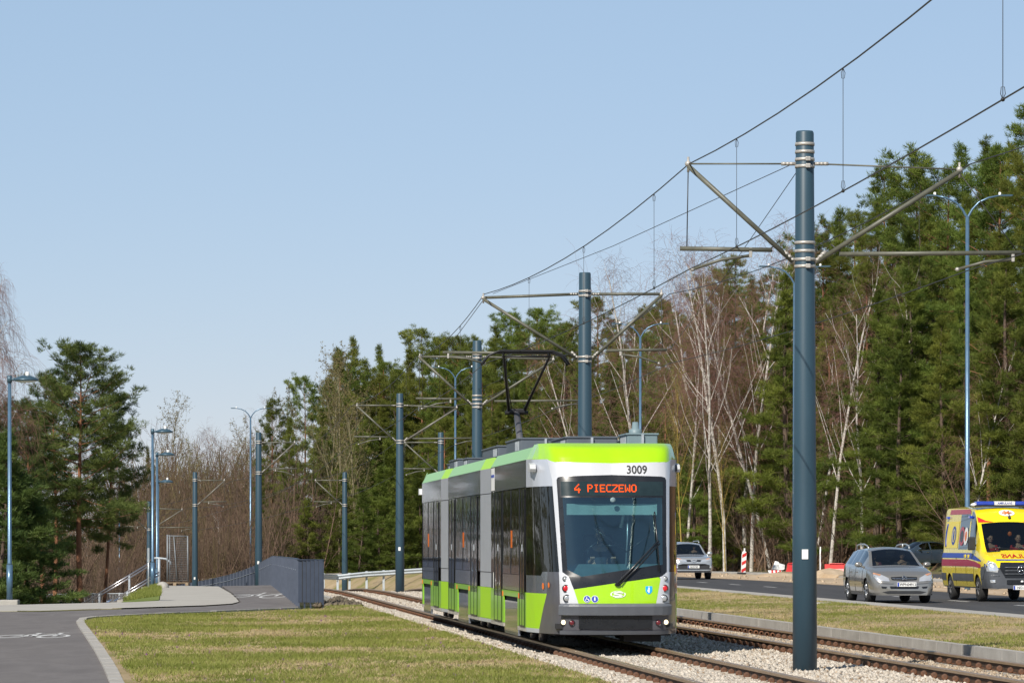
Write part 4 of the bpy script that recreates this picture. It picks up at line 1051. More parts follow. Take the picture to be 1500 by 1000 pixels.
    mb.add(vs[:k], [tuple(range(k))]); mb.add(vs[-k:], [tuple(reversed(range(k)))])
    mb.build('bumper', M['bumper'], parent)
nosemap = lambda a, w, off=0.: tuple(nose(a, w, off))
rearmap = lambda a, w, off=0.: (lambda p: (-p.x, LT-p.y, p.z))(nose(a, w, off))
def slab(mb, v0, y0, v1, y1, z0, z1, s, t=.02, vt0=None, vt1=None):
    """flat side panel between two plan points, thickness t inwards; vt: half width at the top if it leans"""
    vt0 = v0 if vt0 is None else vt0; vt1 = v1 if vt1 is None else vt1
    q = [(s*v0, y0, z0), (s*v1, y1, z0), (s*vt1, y1, z1), (s*vt0, y0, z1)]
    r = [(s*(abs(x/s)-t), y, z) for x, y, z in q]
    mb.add(q+r, [(0, 1, 2, 3), (7, 6, 5, 4), (0, 4, 5, 1), (1, 5, 6, 2), (2, 6, 7, 3), (3, 7, 4, 0)]); return mb
def section(y0, y1, taper, doors, windows, cover, front_y=None):
    """one body section: dark shell carrying panels on both sides"""
    mb = MB(); a = front_y if front_y is not None else y0
    mb.box(-1.2, 1.2, a+.02, y1-.02, .46, 3.2); mb.box(-1.10, 1.10, a+.02, y1-.02, 3.2, 3.40)
    sec = mb.build('car_section', M['near_black'], tram)
    t0, t1 = taper
    for s in (-1, 1):
        if t1 > t0:
            vi = 1.19
            mb = MB(); slab(mb, vi, t0, 1.25, t1, 2.73, 3.19, s); slab(mb, vi, t0, 1.25, t1, 1.27, 2.715, s); slab(mb, vi, t0, 1.25, t1, .985, 1.255, s); slab(mb, vi, t0, 1.25, t1, .33, .395, s); mb.build('end_panel', M['silver_side'], sec)
            mb = MB(); slab(mb, vi, t0, 1.25, t1, .40, .98, s); mb.build('end_lower_panel', M['lime_matt'], sec)
            mb = MB(); slab(mb, vi, t0, 1.25, t1, 3.19, 3.40, s, .02, vi-.11, 1.14); mb.build('end_roof_band', M['lime_matt'], sec)
        b0 = t1 if t1 > t0 else a
        mb = MB(); slab(mb, 1.25, b0, 1.25, y1, 3.19, 3.40, s, .02, 1.13, 1.13); mb.build('roof_band', M['lime_shaded'], sec)
        mb = MB()
        cuts = sorted(set([b0, y1]+[d for w in windows for d in w]))
        for c0, c1 in zip(cuts[:-1], cuts[1:]): slab(mb, 1.25, c0+.008, 1.25, c1-.008, 2.735, 3.185, s)
        mb.build('upper_panel', M['grey_panel'], sec)
        mb = MB(); slab(mb, 1.246, b0, 1.246, y1, 1.27, 2.725, s); mb.build('window_band', M['tint'], sec)
        for w0, w1 in windows:
            mb = MB(); slab(mb, 1.25, w0+.01, 1.25, w1-.01, .99, 1.262, s); mb.build('waist_panel', M['grey_panel'], sec)
            mb = MB(); slab(mb, 1.25, w0+.01, 1.25, w1-.01, 1.268, 1.42, s); mb.build('window_lower_strip', M['tint_blue'], sec)
            n = max(1, int((w1-w0)/1.4))
            mb = MB()
            for k in range(n+1): yy = w0+(w1-w0)*k/n; mb.box(s*1.252-.004, s*1.252+.004, yy-.018, yy+.018, 1.27, 2.72)
            mb.build('window_seal', M['black'], sec)
        # lower green, with the bogie opening left free
        c0, c1 = cover
        mb = MB(); segs = [(b0, c0, .40, .98), (c1, y1, .40, .98), (c0, c1, .88, .98)]
        for p, q, z0, z1 in segs:
            if q > p: slab(mb, 1.25, p, 1.25, q, z0, z1, s)
        mb.build('lower_panel', M['lime_shaded'], sec)
        mb = MB()
        for p, q in ((b0, c0-.01), (c1+.01, y1)):
            if q > p: slab(mb, 1.25, p, 1.25, q, .33, .395, s, .05, 1.25, 1.25)
        mb.build('skirt', M['skirt'], sec)
        mb = MB(); slab(mb, 1.18, c0, 1.18, c1, .5, .88, s); mb.build('bogie_recess', M['black'], sec)
        mb = MB(); slab(mb, 1.235, c0+.05, 1.235, c1-.05, .22, .80, s, .04); 
        cv = mb.build('bogie_cover', M['grey_panel'], sec)
        for p, q in doors:
            mb = MB(); slab(mb, 1.256, p, 1.256, q, .86, 2.70, s); d = mb.build('door', M['tint'], sec)
            mb = MB(); slab(mb, 1.256, p, 1.256, q, .42, .975, s); mb.build('door_lower_panel', M['lime_shaded'], sec)
            mb = MB(); m_ = (p+q)/2
            for yy in (p, m_, q): mb.box(s*1.259-.004, s*1.259+.004, yy-.012, yy+.012, .42, 2.70)
            mb.box(s*1.259-.004, s*1.259+.004, p, q, .40, .425)
            mb.build('door_seal', M['black'], sec)
            mb = MB()
            mb.box(s*1.260-.004, s*1.260+.004, m_-.03, m_+.03, 1.66, 1.78, .002)
            mb.build('door_handle', M['galv_dull'], sec)
        for yy in (c0-.3, c1+.1):
            mb = MB(); mb.box(s*1.253-.006, s*1.253+.006, yy, yy+.12, .865, .955, .004); mb.build('side_reflector', M['orange'], sec)
        if windows:
            w0, w1 = windows[0]; yy = w0+(w1-w0)*.45
            mb = MB(); mb.box(s*1.253-.004, s*1.253+.004, yy, yy+.11, 1.72, 2.02, .002); mb.build('red_window_mark', M['orange'], sec)
    # running gear
    for yy in (cover[0]+.55, cover[1]-.55):
        for s in (-1, 1):
            mb = MB(); mb.lathe([(.05, -.06), (.29, -.06), (.32, .05), (.29, .06), (.05, .07)], (s*.75, yy, .42), 20, 'x'); mb.build('wheel', M['dark_grey'], sec)
    mb = MB(); mb.box(-1.0, 1.0, cover[0]+.1, cover[1]-.1, .26, .5); mb.build('bogie_frame', M['near_black'], sec)
    return sec
# front section first (its nose patches hang under it), then middle and rear
sec1 = section(2.2, 9.0, (0, 0), ((2.45, 3.30), (6.75, 8.2)), ((3.4, 6.6),), (3.75, 6.4), 2.2)
sec2 = section(9.12, 19.45, (9.12, 11.3), ((12.0, 13.5), (17.7, 19.2)), ((13.65, 17.5),), (14.2, 16.9))
sec3 = section(19.57, LT-2.2, (19.57, 21.5), ((22.2, 23.6),), ((23.8, 27.3),), (24.7, 27.2))
build_nose(sec1, nosemap, True); build_nose(sec3, rearmap, False)
mb = MB()
for y in (9.0, 19.45):
    for k in range(3): mb.box(-1.1+.03*(k % 2), 1.1-.03*(k % 2), y-.02+k*.05, y+.02+k*.05, .5, 3.3)
mb.build('bellows', M['black'], tram)
mb = MB(); mb.box(-.95, .95, .55, 2.2, .30, .5); mb.box(-.9, .9, 8, 13, .3, .5); mb.build('underframe', M['near_black'], tram)
mb = MB(); mb.box(.2, .8, .6, 1.2, .20, .33); mb.build('track_brake', M['near_black'], tram)
# ---- cab interior
mb = MB(); mb.box(-.95, .95, .25, 2.15, .42, .5); mb.build('cab_floor', M['near_black'], sec1)
mb = MB(); mb.box(-1.15, 1.15, 2.05, 2.19, .45, 3.2); mb.build('cab_bulkhead', M['dash'], sec1)
mb = MB(); mb.prism([(.28, .85), (.95, .85), (.95, 1.36), (.80, 1.46), (.34, 1.28)], -.82, .82, 'x'); mb.build('dashboard', M['dash'], sec1)
mb = MB(); mb.box(-.74, .74, .62, .635, 2.26, 2.44); mb.build('sun_blind', M['blind'], sec1)
mb = MB(); mb.box(-.74, .74, .80, 1.1, 2.50, 2.9); mb.build('display_housing', M['near_black'], sec1)
mb = MB(); mb.box(-.34, .14, 1.70, 1.84, .9, 1.95, .04); mb.box(-.34, .14, 1.2, 1.75, 1.05, 1.2, .04); mb.tube([(-.1, 1.45, .45), (-.1, 1.45, 1.06)], .06, 10); mb.build('driver_seat', M['black'], sec1)
mb = MB(); mb.tube([(.24, .72, 1.40), (.27, .74, 1.9), (.28, .80, 2.26)], .014, 8); mb.tube([(.17, .8, 2.05), (.24, .8, 2.45)], .035, 8); mb.build('cab_pole', M['galv'], sec1)
mb = MB()
for s in (-1, 1): mb.tube([(-.1+s*.35, .75, 1.65), (-.1+s*.12, .72, 1.83)], .012, 6)
mb.tube([(-.15, .7, 1.75), (.2, .7, 1.78)], .012, 6); mb.tube([(-.3, .7, 2.05), (.26, .7, 1.66)], .010, 6); mb.tube([(.26, .7, 1.66), (.62, .7, 1.93)], .010, 6)
mb.build('cab_brackets', M['black'], sec1)
# ---- display, number, signs, lights on the nose
mb = MB(); patch(mb, [(-.82, 2.57), (.82, 2.57), (.82, 2.80), (-.82, 2.80)], nosemap, .004, .1); mb.build('destination_display', mat('display_glass', (.018, .032, .036), .12, var=.2), sec1, fixn=False)
FONT = {'P': '11110 10001 10001 11110 10000 10000 10000', 'I': '01110 00100 00100 00100 00100 00100 01110', 'E': '11111 10000 10000 11110 10000 10000 11111', 'C': '01111 10000 10000 10000 10000 10000 01111', 'Z': '11111 00001 00010 00100 01000 10000 11111', 'W': '10001 10001 10001 10101 10101 11011 10001', 'O': '01110 10001 10001 10001 10001 10001 01110', '4': '00010 00100 01000 10010 11111 00010 00010'}
mb = MB()
def led(txt, x0, z0, px_, pz_, adv):
    for i, ch in enumerate(txt):
        if ch == ' ': continue
        for r, row in enumerate(FONT[ch].split()):
            for c, b in enumerate(row):
                if b == '1':
                    x = x0+i*adv+c*px_; z = z0+(6-r)*pz_
                    # the shell in front of the display bows, so each dot is laid on it
                    mb.add([nosemap(x+dx, z+dz, .008) for dx, dz in ((0, 0), (px_*1.02, 0), (px_*1.02, pz_*1.0), (0, pz_*1.0))], [(0, 1, 2, 3)])
led('4', -.60, 2.612, .019, .021, .1)
mb.build('route_number', M['led'], sec1, fixn=False); mb = MB(); led('PIECZEWO', -.395, 2.628, .0165, .0175, .0985)
mb.build('display_text', M['led'], sec1, fixn=False)
def lettering(name, txt, h, m, parent, mp, cx, cz, fw=1., off=.006, mirror=False, bold=0.):
    v, f = text_mb(txt, h, fw, bold=bold); mb = MB(); s = -1 if mirror else 1
    mb.add([mp(cx+s*x, cz+y, off) for x, y in v], f); return mb.build(name, m, parent, fixn=False)
lettering('fleet_number', '3009', .135, M['txt_black'], sec1, nosemap, .395, 2.995, .88, .004, False, .004)
def disc(name, a, w, r, m, off=.012, n=22, parent=sec1, mp=None, sx=1.):
    mb = MB(); mp = mp or nosemap
    mb.add([mp(a+sx*r*math.cos(6.2832*k/n), w+r*math.sin(6.2832*k/n), off) for k in range(n)], [tuple(range(n))]); return mb.build(name, m, parent, fixn=False)
def lampunit(name, a, w, r, m, ring=M['galv']):
    mb = MB(); c = nose(a, w, .004); mb.lathe([(r*1.0, .0), (r*1.25, .0), (r*1.22, -.018), (r*1.0, -.012)], tuple(c), 20, 'y'); o = mb.build(name, ring, sec1)
    mb = MB(); mb.ell((c.x, c.y-.004, c.z), (r, .02, r), 16, 10); mb.build('lens', m, sec1)
for s in (-1, 1):
    lampunit('headlight', s*.825, 1.225, .034, M['lens'], M['black']); lampunit('tail_light', s*.815, 1.07, .050, M['redlens'], M['black']); lampunit('headlight', s*.80, .91, .052, M['lens'], M['black'])
    lampunit('running_light', s*.865, .525, .042, M['lamp_on'], M['black']); lampunit('rear_marker_light', s*.715, .515, .042, mat('dark_red_lens', (.12, .01, .015), .2, coat=1.) if 'dred' not in M else M['dred'], M['black'])
    o = disc('turn_light', s*1.33, 1.12, .045, M['orange'], .012); disc('turn_light', s*1.62, 1.10, .055, M['orange'], .012)
for a in (-.47, -.345):
    disc('pictogram', a, .90, .058, M['white'], .008); disc('pictogram', a, .90, .051, M['blue'], .011)
mb = MB()   # wheelchair and standing figure marks
def stroke(pts, t, off=.014):
    for (x0, z0), (x1, z1) in zip(pts[:-1], pts[1:]):
        d = Vector((x1-x0, z1-z0)).normalized(); n = Vector((-d.y, d.x))*t
        mb.add([nosemap(x, z, off) for x, z in ((x0+n.x, z0+n.y), (x1+n.x, z1+n.y), (x1-n.x, z1-n.y), (x0-n.x, z0-n.y))], [(0, 1, 2, 3)])
stroke([(-.475, .935), (-.475, .90), (-.45, .90), (-.435, .87)], .006); stroke([(-.47+.024*math.cos(a), .882+.024*math.sin(a)) for a in [2.2+.5*k for k in range(9)]], .004)
stroke([(-.345, .925), (-.345, .875)], .011); stroke([(-.345, .94), (-.345, .93)], .008)
mb.build('pictogram_mark', M['white'], sec1, fixn=False)
mb = MB(); n = 36
for r0, r1 in ((1.0, .82),):
    mb.add([nosemap(.03+.125*r*math.cos(6.2832*k/n), .975+.058*r*math.sin(6.2832*k/n), .012) for k in range(n) for r in (r0, r1)], [(2*k, 2*k+1, (2*k+3) % (2*n), (2*k+2) % (2*n)) for k in range(n) if not (2 < k < 6 or 20 < k < 24)])
stroke([(.115, 1.0), (.05, 1.008), (-.03, 1.0), (-.035, .985), (.03, .972), (.095, .962), (.09, .948), (.03, .94), (-.055, .948)], .011)
mb.build('maker_emblem', mat('white_emblem', (.75, .80, .72), .35), sec1, fixn=False)
mb = MB(); mb.add([nosemap(.535+x, 1.045+z, .008) for x, z in ((-.055, .06), (-.055, -.02), (-.03, -.055), (0, -.07), (.03, -.055), (.055, -.02), (.055, .06))], [tuple(range(7))]); mb.build('city_shield', M['cyan'], sec1, fixn=False)
mb = MB(); stroke([(.535, 1.085), (.535, 1.0)], .012, .012); stroke([(.515, 1.05), (.515, 1.02)], .006, .012); stroke([(.53, 1.10), (.54, 1.10)], .012, .012); mb.build('shield_figure', M['white'], sec1, fixn=False)
# wiper
def on(a, w, o=.05): return nose(a, w, o)
mb = MB(); mb.tube([on(.0, 1.13), on(.35, 1.47), on(.70, 1.82)], .019, 6); mb.tube([on(.06, 1.13), on(.41, 1.46), on(.72, 1.78)], .014, 6); mb.ell(tuple(on(.02, 1.13, .03)), (.05, .03, .03), 8, 6)
wp = mb.build('wiper_arm', M['black'], sec1)
mb = MB(); mb.tube([on(.65, 2.30, .03), on(.68, 1.9, .03), on(.71, 1.34, .03)], .013, 6); mb.build('wiper_blade', M['black'], sec1)
mb = MB(); mb.lathe([(.042, 0), (.045, -.008), (.02, -.014)], tuple(nose(0, 2.50, .0)), 16, 'y'); mb.build('front_camera', M['roofbox_light'], sec1)
for s in (-1, 1):
    mb = MB(); mb.prism([(1.38, 2.97), (1.72, 2.98), (1.76, 3.07), (1.60, 3.12), (1.40, 3.09), (1.34, 3.02)], s*1.17, s*(1.27 if s < 0 else 1.22), 'x'); mb.build('mirror_camera', M['pod'], sec1)
    mb = MB(); mb.prism([(LT-1.72, 2.94), (LT-1.38, 2.93), (LT-1.34, 3.02), (LT-1.42, 3.08), (LT-1.66, 3.07)], s*1.17, s*1.28, 'x'); mb.build('mirror_camera', M['pod'], sec3)
mb = MB(); slab(mb, 1.195, 9.10, 1.197, 9.22, .40, 3.2, -1, .03); mb.build('section_edge_trim', M['white'], sec2)
# notice board sticker
mb = MB(); slab(mb, 1.252, 8.25, 1.252, 8.9, 2.76, 3.17, -1, .004); mb.build('side_notice', M['white'], sec1)
mb = MB(); slab(mb, 1.255, 8.27, 1.255, 8.88, 3.0, 3.05, -1, .004); mb.build('side_notice_band', M['blue'], sec1)
# ---- roof equipment
def roofbox(x0, x1, y0, y1, z1, m, name='roof_box', z0=3.38, vent=True):
    mb = MB(); mb.box(x0, x1, y0, y1, z0, z1, .02); mb.box(x0-.02, x1+.02, y0-.02, y1+.02, z1-.03, z1, .008); b = mb.build(name, m, tram)
    if vent:
        mb = MB()
        for k in range(6): mb.box(x0-.012, x0+.004, y0+.2+.12*k, y0+.27+.12*k, z0+.06, z1-.06)
        mb.build('vent_slats', M['galv_dull'], b); mb = MB(); mb.box((x0+x1)/2-.02, (x0+x1)/2+.02, y0-.05, y0, z0, z1-.02); mb.build('box_fitting', M['galv_dull'], b)
for a in ((.42, .93, 2.0, 3.1, 3.63, M['roofbox_light']), (-.50, .36, 2.9, 5.4, 3.60, M['roofbox']), (-1.0, -.1, 5.9, 8.6, 3.66, M['roofbox']), (.1, 1.0, 5.9, 8.6, 3.62, M['roofbox']),
          (-1.0, -.35, 10.4, 13.8, 3.64, M['roofbox']), (.1, 1.0, 10.4, 13.5, 3.6, M['roofbox']), (-.95, .9, 18.0, 19.2, 3.58, M['roofbox']), (-.95, .3, 20.6, 23.0, 3.62, M['roofbox']), (-.8, .7, 24.2, 25.6, 3.60, M['roofbox'])):
    roofbox(*a)
mb = MB(); mb.lathe([(.11, 0), (.11, .07), (.06, .09), (.05, .2), (.01, .2)], (.62, 2.5, 3.63), 16); mb.build('roof_antenna', M['roofbox_light'], tram)
mb = MB(); mb.lathe([(.22, 0), (.24, .06), (.2, .12), (.05, .14)], (-.6, 10.0, 3.45), 16); mb.lathe([(.22, 0), (.22, .1), (.05, .13)], (-.55, 26.4, 3.42), 16); mb.build('roof_vent', M['near_black'], tram)
# ---- pantograph
pg = M['panto'] = mat('pantograph_black', (.018, .018, .02), .45, .2)
mb = MB(); mb.box(-.55, .55, 15.0, 17.6, 3.58, 3.64, .01)
for x in (-.5, .5):
    for y in (15.1, 17.5): mb.tube([(x, y, 3.38), (x, y, 3.6)], .05, 8)
pb = mb.build('pantograph_base', pg, tram)
K = Vector((.03, 17.6, 4.52)); HZ = 5.655; HYy = 15.6
mb = MB(); mb.tube([(.0, 16.2, 3.62), tuple(K)], [.075, .06], 12); mb.build('lower_arm', mat('pantograph_grey', (.09, .09, .10), .45), pb)
mb = MB(); mb.box(K.x-.17, K.x+.17, K.y-.07, K.y+.07, K.z-.03, K.z+.06, .02); mb.tube([(K.x-.24, K.y, K.z-.02), (K.x+.24, K.y, K.z-.02)], .04, 8); mb.build('knee_joint', pg, pb)
mb = MB()
for s, xe in ((-1, -.42), (1, .52)): mb.tube([(K.x+s*.16, K.y, K.z+.02), (xe, HYy, HZ-.07)], [.034, .024], 8)
mb.tube([(K.x-.1, K.y+.02, K.z+.05), (-.27, 16.6, 5.2), (-.36, HYy+.1, HZ-.1)], .010, 6); mb.build('upper_arm', pg, pb)
mb = MB()
for dy in (-.19, .19):
    mb.tube([(-.86, HYy+dy, HZ-.26), (-.74, HYy+dy, HZ-.08), (-.55, HYy+dy, HZ), (.58, HYy+dy, HZ), (.78, HYy+dy, HZ-.08), (.90, HYy+dy, HZ-.26)], .022, 8)
    mb.box(-.52, .56, HYy+dy-.025, HYy+dy+.025, HZ+.0, HZ+.035)
mb.tube([(-.45, HYy, HZ-.09), (.54, HYy, HZ-.09)], .022, 8)
for x in (-.42, .5): mb.tube([(x, HYy-.19, HZ), (x, HYy, HZ-.09), (x, HYy+.19, HZ)], .016, 6)
mb.build('collector_head', pg, pb)
def tram_pt(v, u, w): return tram.matrix_basis @ Vector((v, u, w))
def setm(o): return Matrix.Translation(o.location) @ Matrix.Rotation(o.rotation_euler.z, 4, 'Z')
TM = setm(tram)
person('tram driver in dark clothes seated behind the big windscreen', TM @ Vector((-.10, 1.42, 1.20)), TRZ, mat('navy_uniform', (.03, .045, .07), .8), M['hair_grey'])
# ================================================================ ROAD VEHICLES
M['car_glass'] = glassmat('car_windscreen', (.40, .46, .45), .02, .05)
M['car_glass_dark'] = glassmat('tinted_side_window', (.10, .13, .15), .02, .10)
M['indicator'] = mat('amber_lamp', (.70, .34, .18), .2, .2, coat=1.)
M['tyre'] = mat('tyre_rubber', (.022, .022, .022), .8, bump=.2)
M['rim'] = mat('alloy_rim', (.42, .43, .45), .3, .7)
M['interior'] = mat('car_interior', (.03, .03, .032), .8)
M['headlamp'] = mat('headlamp_reflector', (.78, .80, .82), .12, .6, coat=1.)
M['plate'] = mat('number_plate', (.78, .78, .76), .4)
M['chrome'] = mat('chrome', (.70, .71, .73), .12, 1.)
M['plastic'] = mat('black_plastic', (.03, .031, .034), .5)
def I(y, pts): return float(np.interp(y, [p[0] for p in pts], [p[1] for p in pts]))
class Car:
    def __init__(s, p):
        s.__dict__.update(p)
    def prof(s, zn): return float(np.interp(zn, [-.2, 0, .12, .35, .6, .85, 1.0], [.90, .93, .965, .995, 1., .985, .955]))
    def zb(s, y):
        z = s.sill
        for c in s.wheels:
            d = abs(y-c)
            if d < s.ra: z = max(z, s.rw+math.sqrt(s.ra**2-d*d))
        return z
    def zsh(s, y): return I(y, s.belt)
    def ztop(s, y): return I(y, s.top)
    def half(s, y): return I(y, s.W)
    def roofw(s, y): return I(y, s.RW)
    def ring(s, y):
        zs, zt, W, wr = s.zsh(y), s.ztop(y), s.half(y), s.roofw(y); zb = min(s.zb(y), zs-.03)
        pts = []
        for f in (0, .12, .3, .5, .7, .87, 1.0):
            z = zb+(zs-zb)*f; pts.append((W*s.prof((z-s.sill)/max(.2, zs-s.sill)), z))
        crown = min(.07, max(.012, (zt-zs)*.35)); ze = zt-crown; ze = max(ze, zs+.004)
        x0 = pts[-1][0]; wr = min(wr, x0-.01)
        for f in (.06, .35, .65, .94, 1.0):
            q = math.sin(f*math.pi/2)*.25+f*.75
            pts.append((x0+(wr-x0)*(1-(1-f)**1.15 if f < 1 else 1), zs+(ze-zs)*q))
        for f in (.12, .4, .7, 1.0):
            pts.append((wr*(1-f), ze+(zt-ze)*(1-(1-f)**2)))
        return pts
    def sidex(s, y, z):
        r = s.ring(y); xs = [q[0] for q in r]; zs = [q[1] for q in r]
        return float(np.interp(z, zs[:12], xs[:12]))
    def fronty(s, x, z):
        x = abs(x)
        for k in range(0, 260):
            y = k*.01
            r = s.ring(y)
            if z > s.ztop(y): continue
            zs = [q[1] for q in r]; xs = [q[0] for q in r]
            if x <= float(np.interp(z, zs, xs)): return y
        return 2.6
    def side(s, sgn):
        return lambda y, z, off: (sgn*(s.sidex(y, z)+off), y, z)
    def front(s):
        def f(x, z, off):
            y = s.fronty(x, z); e = .03
            # lay the patch along the local slope
            y2 = s.fronty(x, z-e); n = Vector((0, -e, -(y-y2))).normalized() if abs(y-y2) < .3 else Vector((0, -1, 0))
            n = Vector((0, -abs(n.y), abs(n.z)))
            return (x, y+n.y*off, z+n.z*off)
        return f
def make_car(cfg, name, label, cat, loc, rz, paint, detail):
    c = Car(cfg); t = thing(name, label, cat, loc, rz)
    ys = sorted(set([round(v, 3) for v in list(np.arange(0, c.L+.001, .07))+[.02, .05, .1, c.L]]+[round(w+d, 3) for w in c.wheels for d in (-c.ra, -c.ra+.01, -c.ra+.04, c.ra-.04, c.ra-.01, c.ra)]+[v for w in c.windows for v in w]+[c.ws[0], c.ws[1]]))
    rings = [c.ring(y) for y in ys]; n = len(rings[0])
    V = []; idx = {}
    for i, (y, r) in enumerate(zip(ys, rings)):
        for s in (1, -1):
            for j, (x, z) in enumerate(r):
                idx[(i, s, j)] = len(V); V.append((s*max(0, x), y, z))
    body, scr, side, rear, bump = [], [], {}, [], []; c.bump = getattr(c, 'bump', None)
    for i in range(len(ys)-1):
        ym = (ys[i]+ys[i+1])/2
        for s in (1, -1):
            for j in range(n-1):
                q = (idx[(i, s, j)], idx[(i+1, s, j)], idx[(i+1, s, j+1)], idx[(i, s, j+1)])
                if s < 0: q = q[::-1]
                dest = body
                if c.bump and (j <= (4 if ym < .32 else 3)) and ym < .60: dest = bump
                if 7 <= j <= 9:
                    for k, (a, b) in enumerate(c.windows):
                        if a < ym < b: dest = side.setdefault((k, s), [])
                if j >= 11:
                    if c.ws[0] < ym < c.ws[1] and j >= 12: dest = scr
                    if c.rs and c.rs[0] < ym < c.rs[1] and j >= 12: dest = rear
                dest.append(q)
    for i, rev in ((0, 1), (len(ys)-1, 0)):
        lo = [idx[(i, 1, j)] for j in range(n)]+[idx[(i, -1, j)] for j in reversed(range(n-1))]
        (bump if (c.bump and i == 0) else body).append(tuple(lo if rev == 0 else reversed(lo)))
    def sub(nm, fs, m, par):
        u = sorted(set(k for f in fs for k in f)); mp = {k: a for a, k in enumerate(u)}
        mb = MB(); mb.add([V[k] for k in u], [tuple(mp[k] for k in f) for f in fs], True)
        o = mb.build(nm, m, par, fixn=False)
        b = bmesh.new(); b.from_mesh(o.data); bmesh.ops.remove_doubles(b, verts=b.verts[:], dist=.0008); bmesh.ops.recalc_face_normals(b, faces=b.faces[:]); b.to_mesh(o.data); b.free()
        try:
            o.data.set_sharp_from_angle(angle=rad(38))
        except Exception: pass
        return o
    bd = sub('body', body, paint, t)
    if bump: sub('bumper', bump, c.bump, t)
    sub('windscreen', scr, M['car_glass'], t)
    for (k, s), fs in side.items(): sub('side_window', fs, c.sideglass, t)
    if rear: sub('rear_window', rear, M['car_glass_dark'], t)
    # floor, arches, cabin
    mb = MB(); w = c.half(2)-.06
    mb.box(-w, w, .35, c.L-.35, c.sill+.0, c.sill+.05)
    for cw in c.wheels: mb.box(-w, w, cw-c.ra-.03, cw+c.ra+.03, c.sill+.05, c.rw+c.ra+.05)
    mb.build('floor', M['interior'], t)
    mb = MB(); cy = c.ws[0]; zs = c.zsh(cy+.5)
    mb.box(-w+.06, w-.06, cy+.12, cy+.55, zs-.35, zs-.01, .04); mb.build('dashboard', M['interior'], t)
    st = c.seat
    for x in (-.37, .37):
        mb = MB(); mb.box(x-.25, x+.25, st[0]-.28, st[0]+.28, st[1]-.16, st[1], .05); mb.prism([(st[0]+.16, st[1]-.1), (st[0]+.30, st[1]-.1), (st[0]+.42, st[1]+.55), (st[0]+.30, st[1]+.57)], x-.24, x+.24, 'x'); mb.box(x-.12, x+.12, st[0]+.32, st[0]+.42, st[1]+.60, st[1]+.78, .03); mb.build('seat', M['interior'], t)
    if c.L > 4: 
        mb = MB(); y = st[0]+.95; mb.box(-.62, .62, y-.2, y+.3, st[1]-.2, st[1], .04); mb.box(-.62, .62, y+.3, y+.42, st[1]-.1, st[1]+.5, .04); mb.build('rear_seat', M['interior'], t)
    mb = MB(); pts = [(.37+.18*math.cos(a), cy+.62+.06*math.sin(a), zs-.02+.16*math.sin(a)) for a in [k*math.pi/9 for k in range(19)]]
    mb.tube(pts, .015, 6); mb.build('steering_wheel', M['plastic'], t)
    # wheels
    for cw in c.wheels:
        for s in (-1, 1):
            x = s*(c.half(cw)*.955-.10); r = c.rw
            mb = MB(); mb.lathe([(r*.62, -.11), (r*.92, -.11), (r, -.075), (r, .075), (r*.92, .11), (r*.62, .11)], (x, cw, r), 28, 'x'); wh = mb.build('wheel', M['tyre'], t)
            mb = MB(); e = s*.095; mb.lathe([(r*.63, 0), (r*.60, s*.02), (r*.20, -s*.01), (r*.10, s*.015), (.01, s*.015)], (x+e, cw, r), 28, 'x')
            for k in range(c.spokes):
                a = 6.2832*k/c.spokes; ca, sa = math.cos(a), math.sin(a)
                mb.tube([(x+e+s*.012, cw+ca*r*.1, r+sa*r*.1), (x+e+s*.022, cw+ca*r*.6, r+sa*r*.6)], .022, 6)
            mb.build('rim', c.rimmat, wh)
    # mirrors
    for s in (-1, 1):
        mb = MB(); my = c.mirror[0]; mz = c.mirror[1]; x = c.sidex(my, mz)
        if c.mirror[2] == 'box': mb.box(s*(x+.13)-.10, s*(x+.13)+.10, my-.06, my+.08, mz-.15, mz+.22, .035)
        else: mb.ell((s*(x+.13), my, mz+.04), c.mirror[2], 14, 10)
        mb.tube([(s*(x-.03), my, mz-.02), (s*(x+.10), my, mz)], .03, 8); mb.build('wing_mirror', c.mirmat, t)
    detail(c, t)
    return t, c
def fp(c, t, name, poly, m, off=.008, step=.06, mirror=False):
    mb = MB(); f = c.front(); patch(mb, poly, f, off, step)
    if mirror: patch(mb, mir(poly), f, off, step)
    return mb.build(name, m, t)
def fp2(c, t, name, poly, m, off=.008, step=.06):
    for p in (poly, mir(poly)): fp(c, t, name, p, m, off, step)
def sp(c, t, name, poly, m, off=.006, step=.12, sides=(-1, 1)):
    for s in sides:
        mb = MB(); patch(mb, poly, c.side(s), off, step); mb.build(name, m, t)
def rect(a0, a1, b0, b1): return [(a0, b0), (a1, b0), (a1, b1), (a0, b1)]
def plate(c, t, x, z, txt, w=.52, h=.115, off=.035):
    f = c.front(); y = f(x, z, off)[1]
    mb = MB(); mb.box(x-w/2, x+w/2, y-.006, y+.03, z-h/2, z+h/2, .004); p = mb.build('number_plate', M['plate'], t)
    mb = MB(); mb.box(x-w/2+.004, x-w/2+.05, y-.009, y-.0062, z-h/2+.006, z+h/2-.006); mb.build('plate_band', M['blue'], p)
    v, fs = text_mb(txt, h*.62, .92, bold=.002); mb = MB(); mb.add([(x+.025+a, y-.009, z+b) for a, b in v], fs); mb.build('plate_text', M['txt_black'], p)
def doorlines(c, t, lines, z0, z1):
    mb = MB()
    for s in (-1, 1):
        for y in lines:
            zz = np.linspace(max(z0, c.zb(y)+.03), z1, 7); mb.tube([c.side(s)(y+.02*math.sin(z*3), z, .001) for z in zz], .007, 5)
    mb.build('door_gap', M['black'], t)
def handles(c, t, ys, z, m):
    for s in (-1, 1):
        for y in ys:
            q = Vector(c.side(s)(y, z, .015)); mb = MB(); mb.ell(tuple(q), (.02, .09, .02), 10, 6); mb.build('door_handle', m, t)
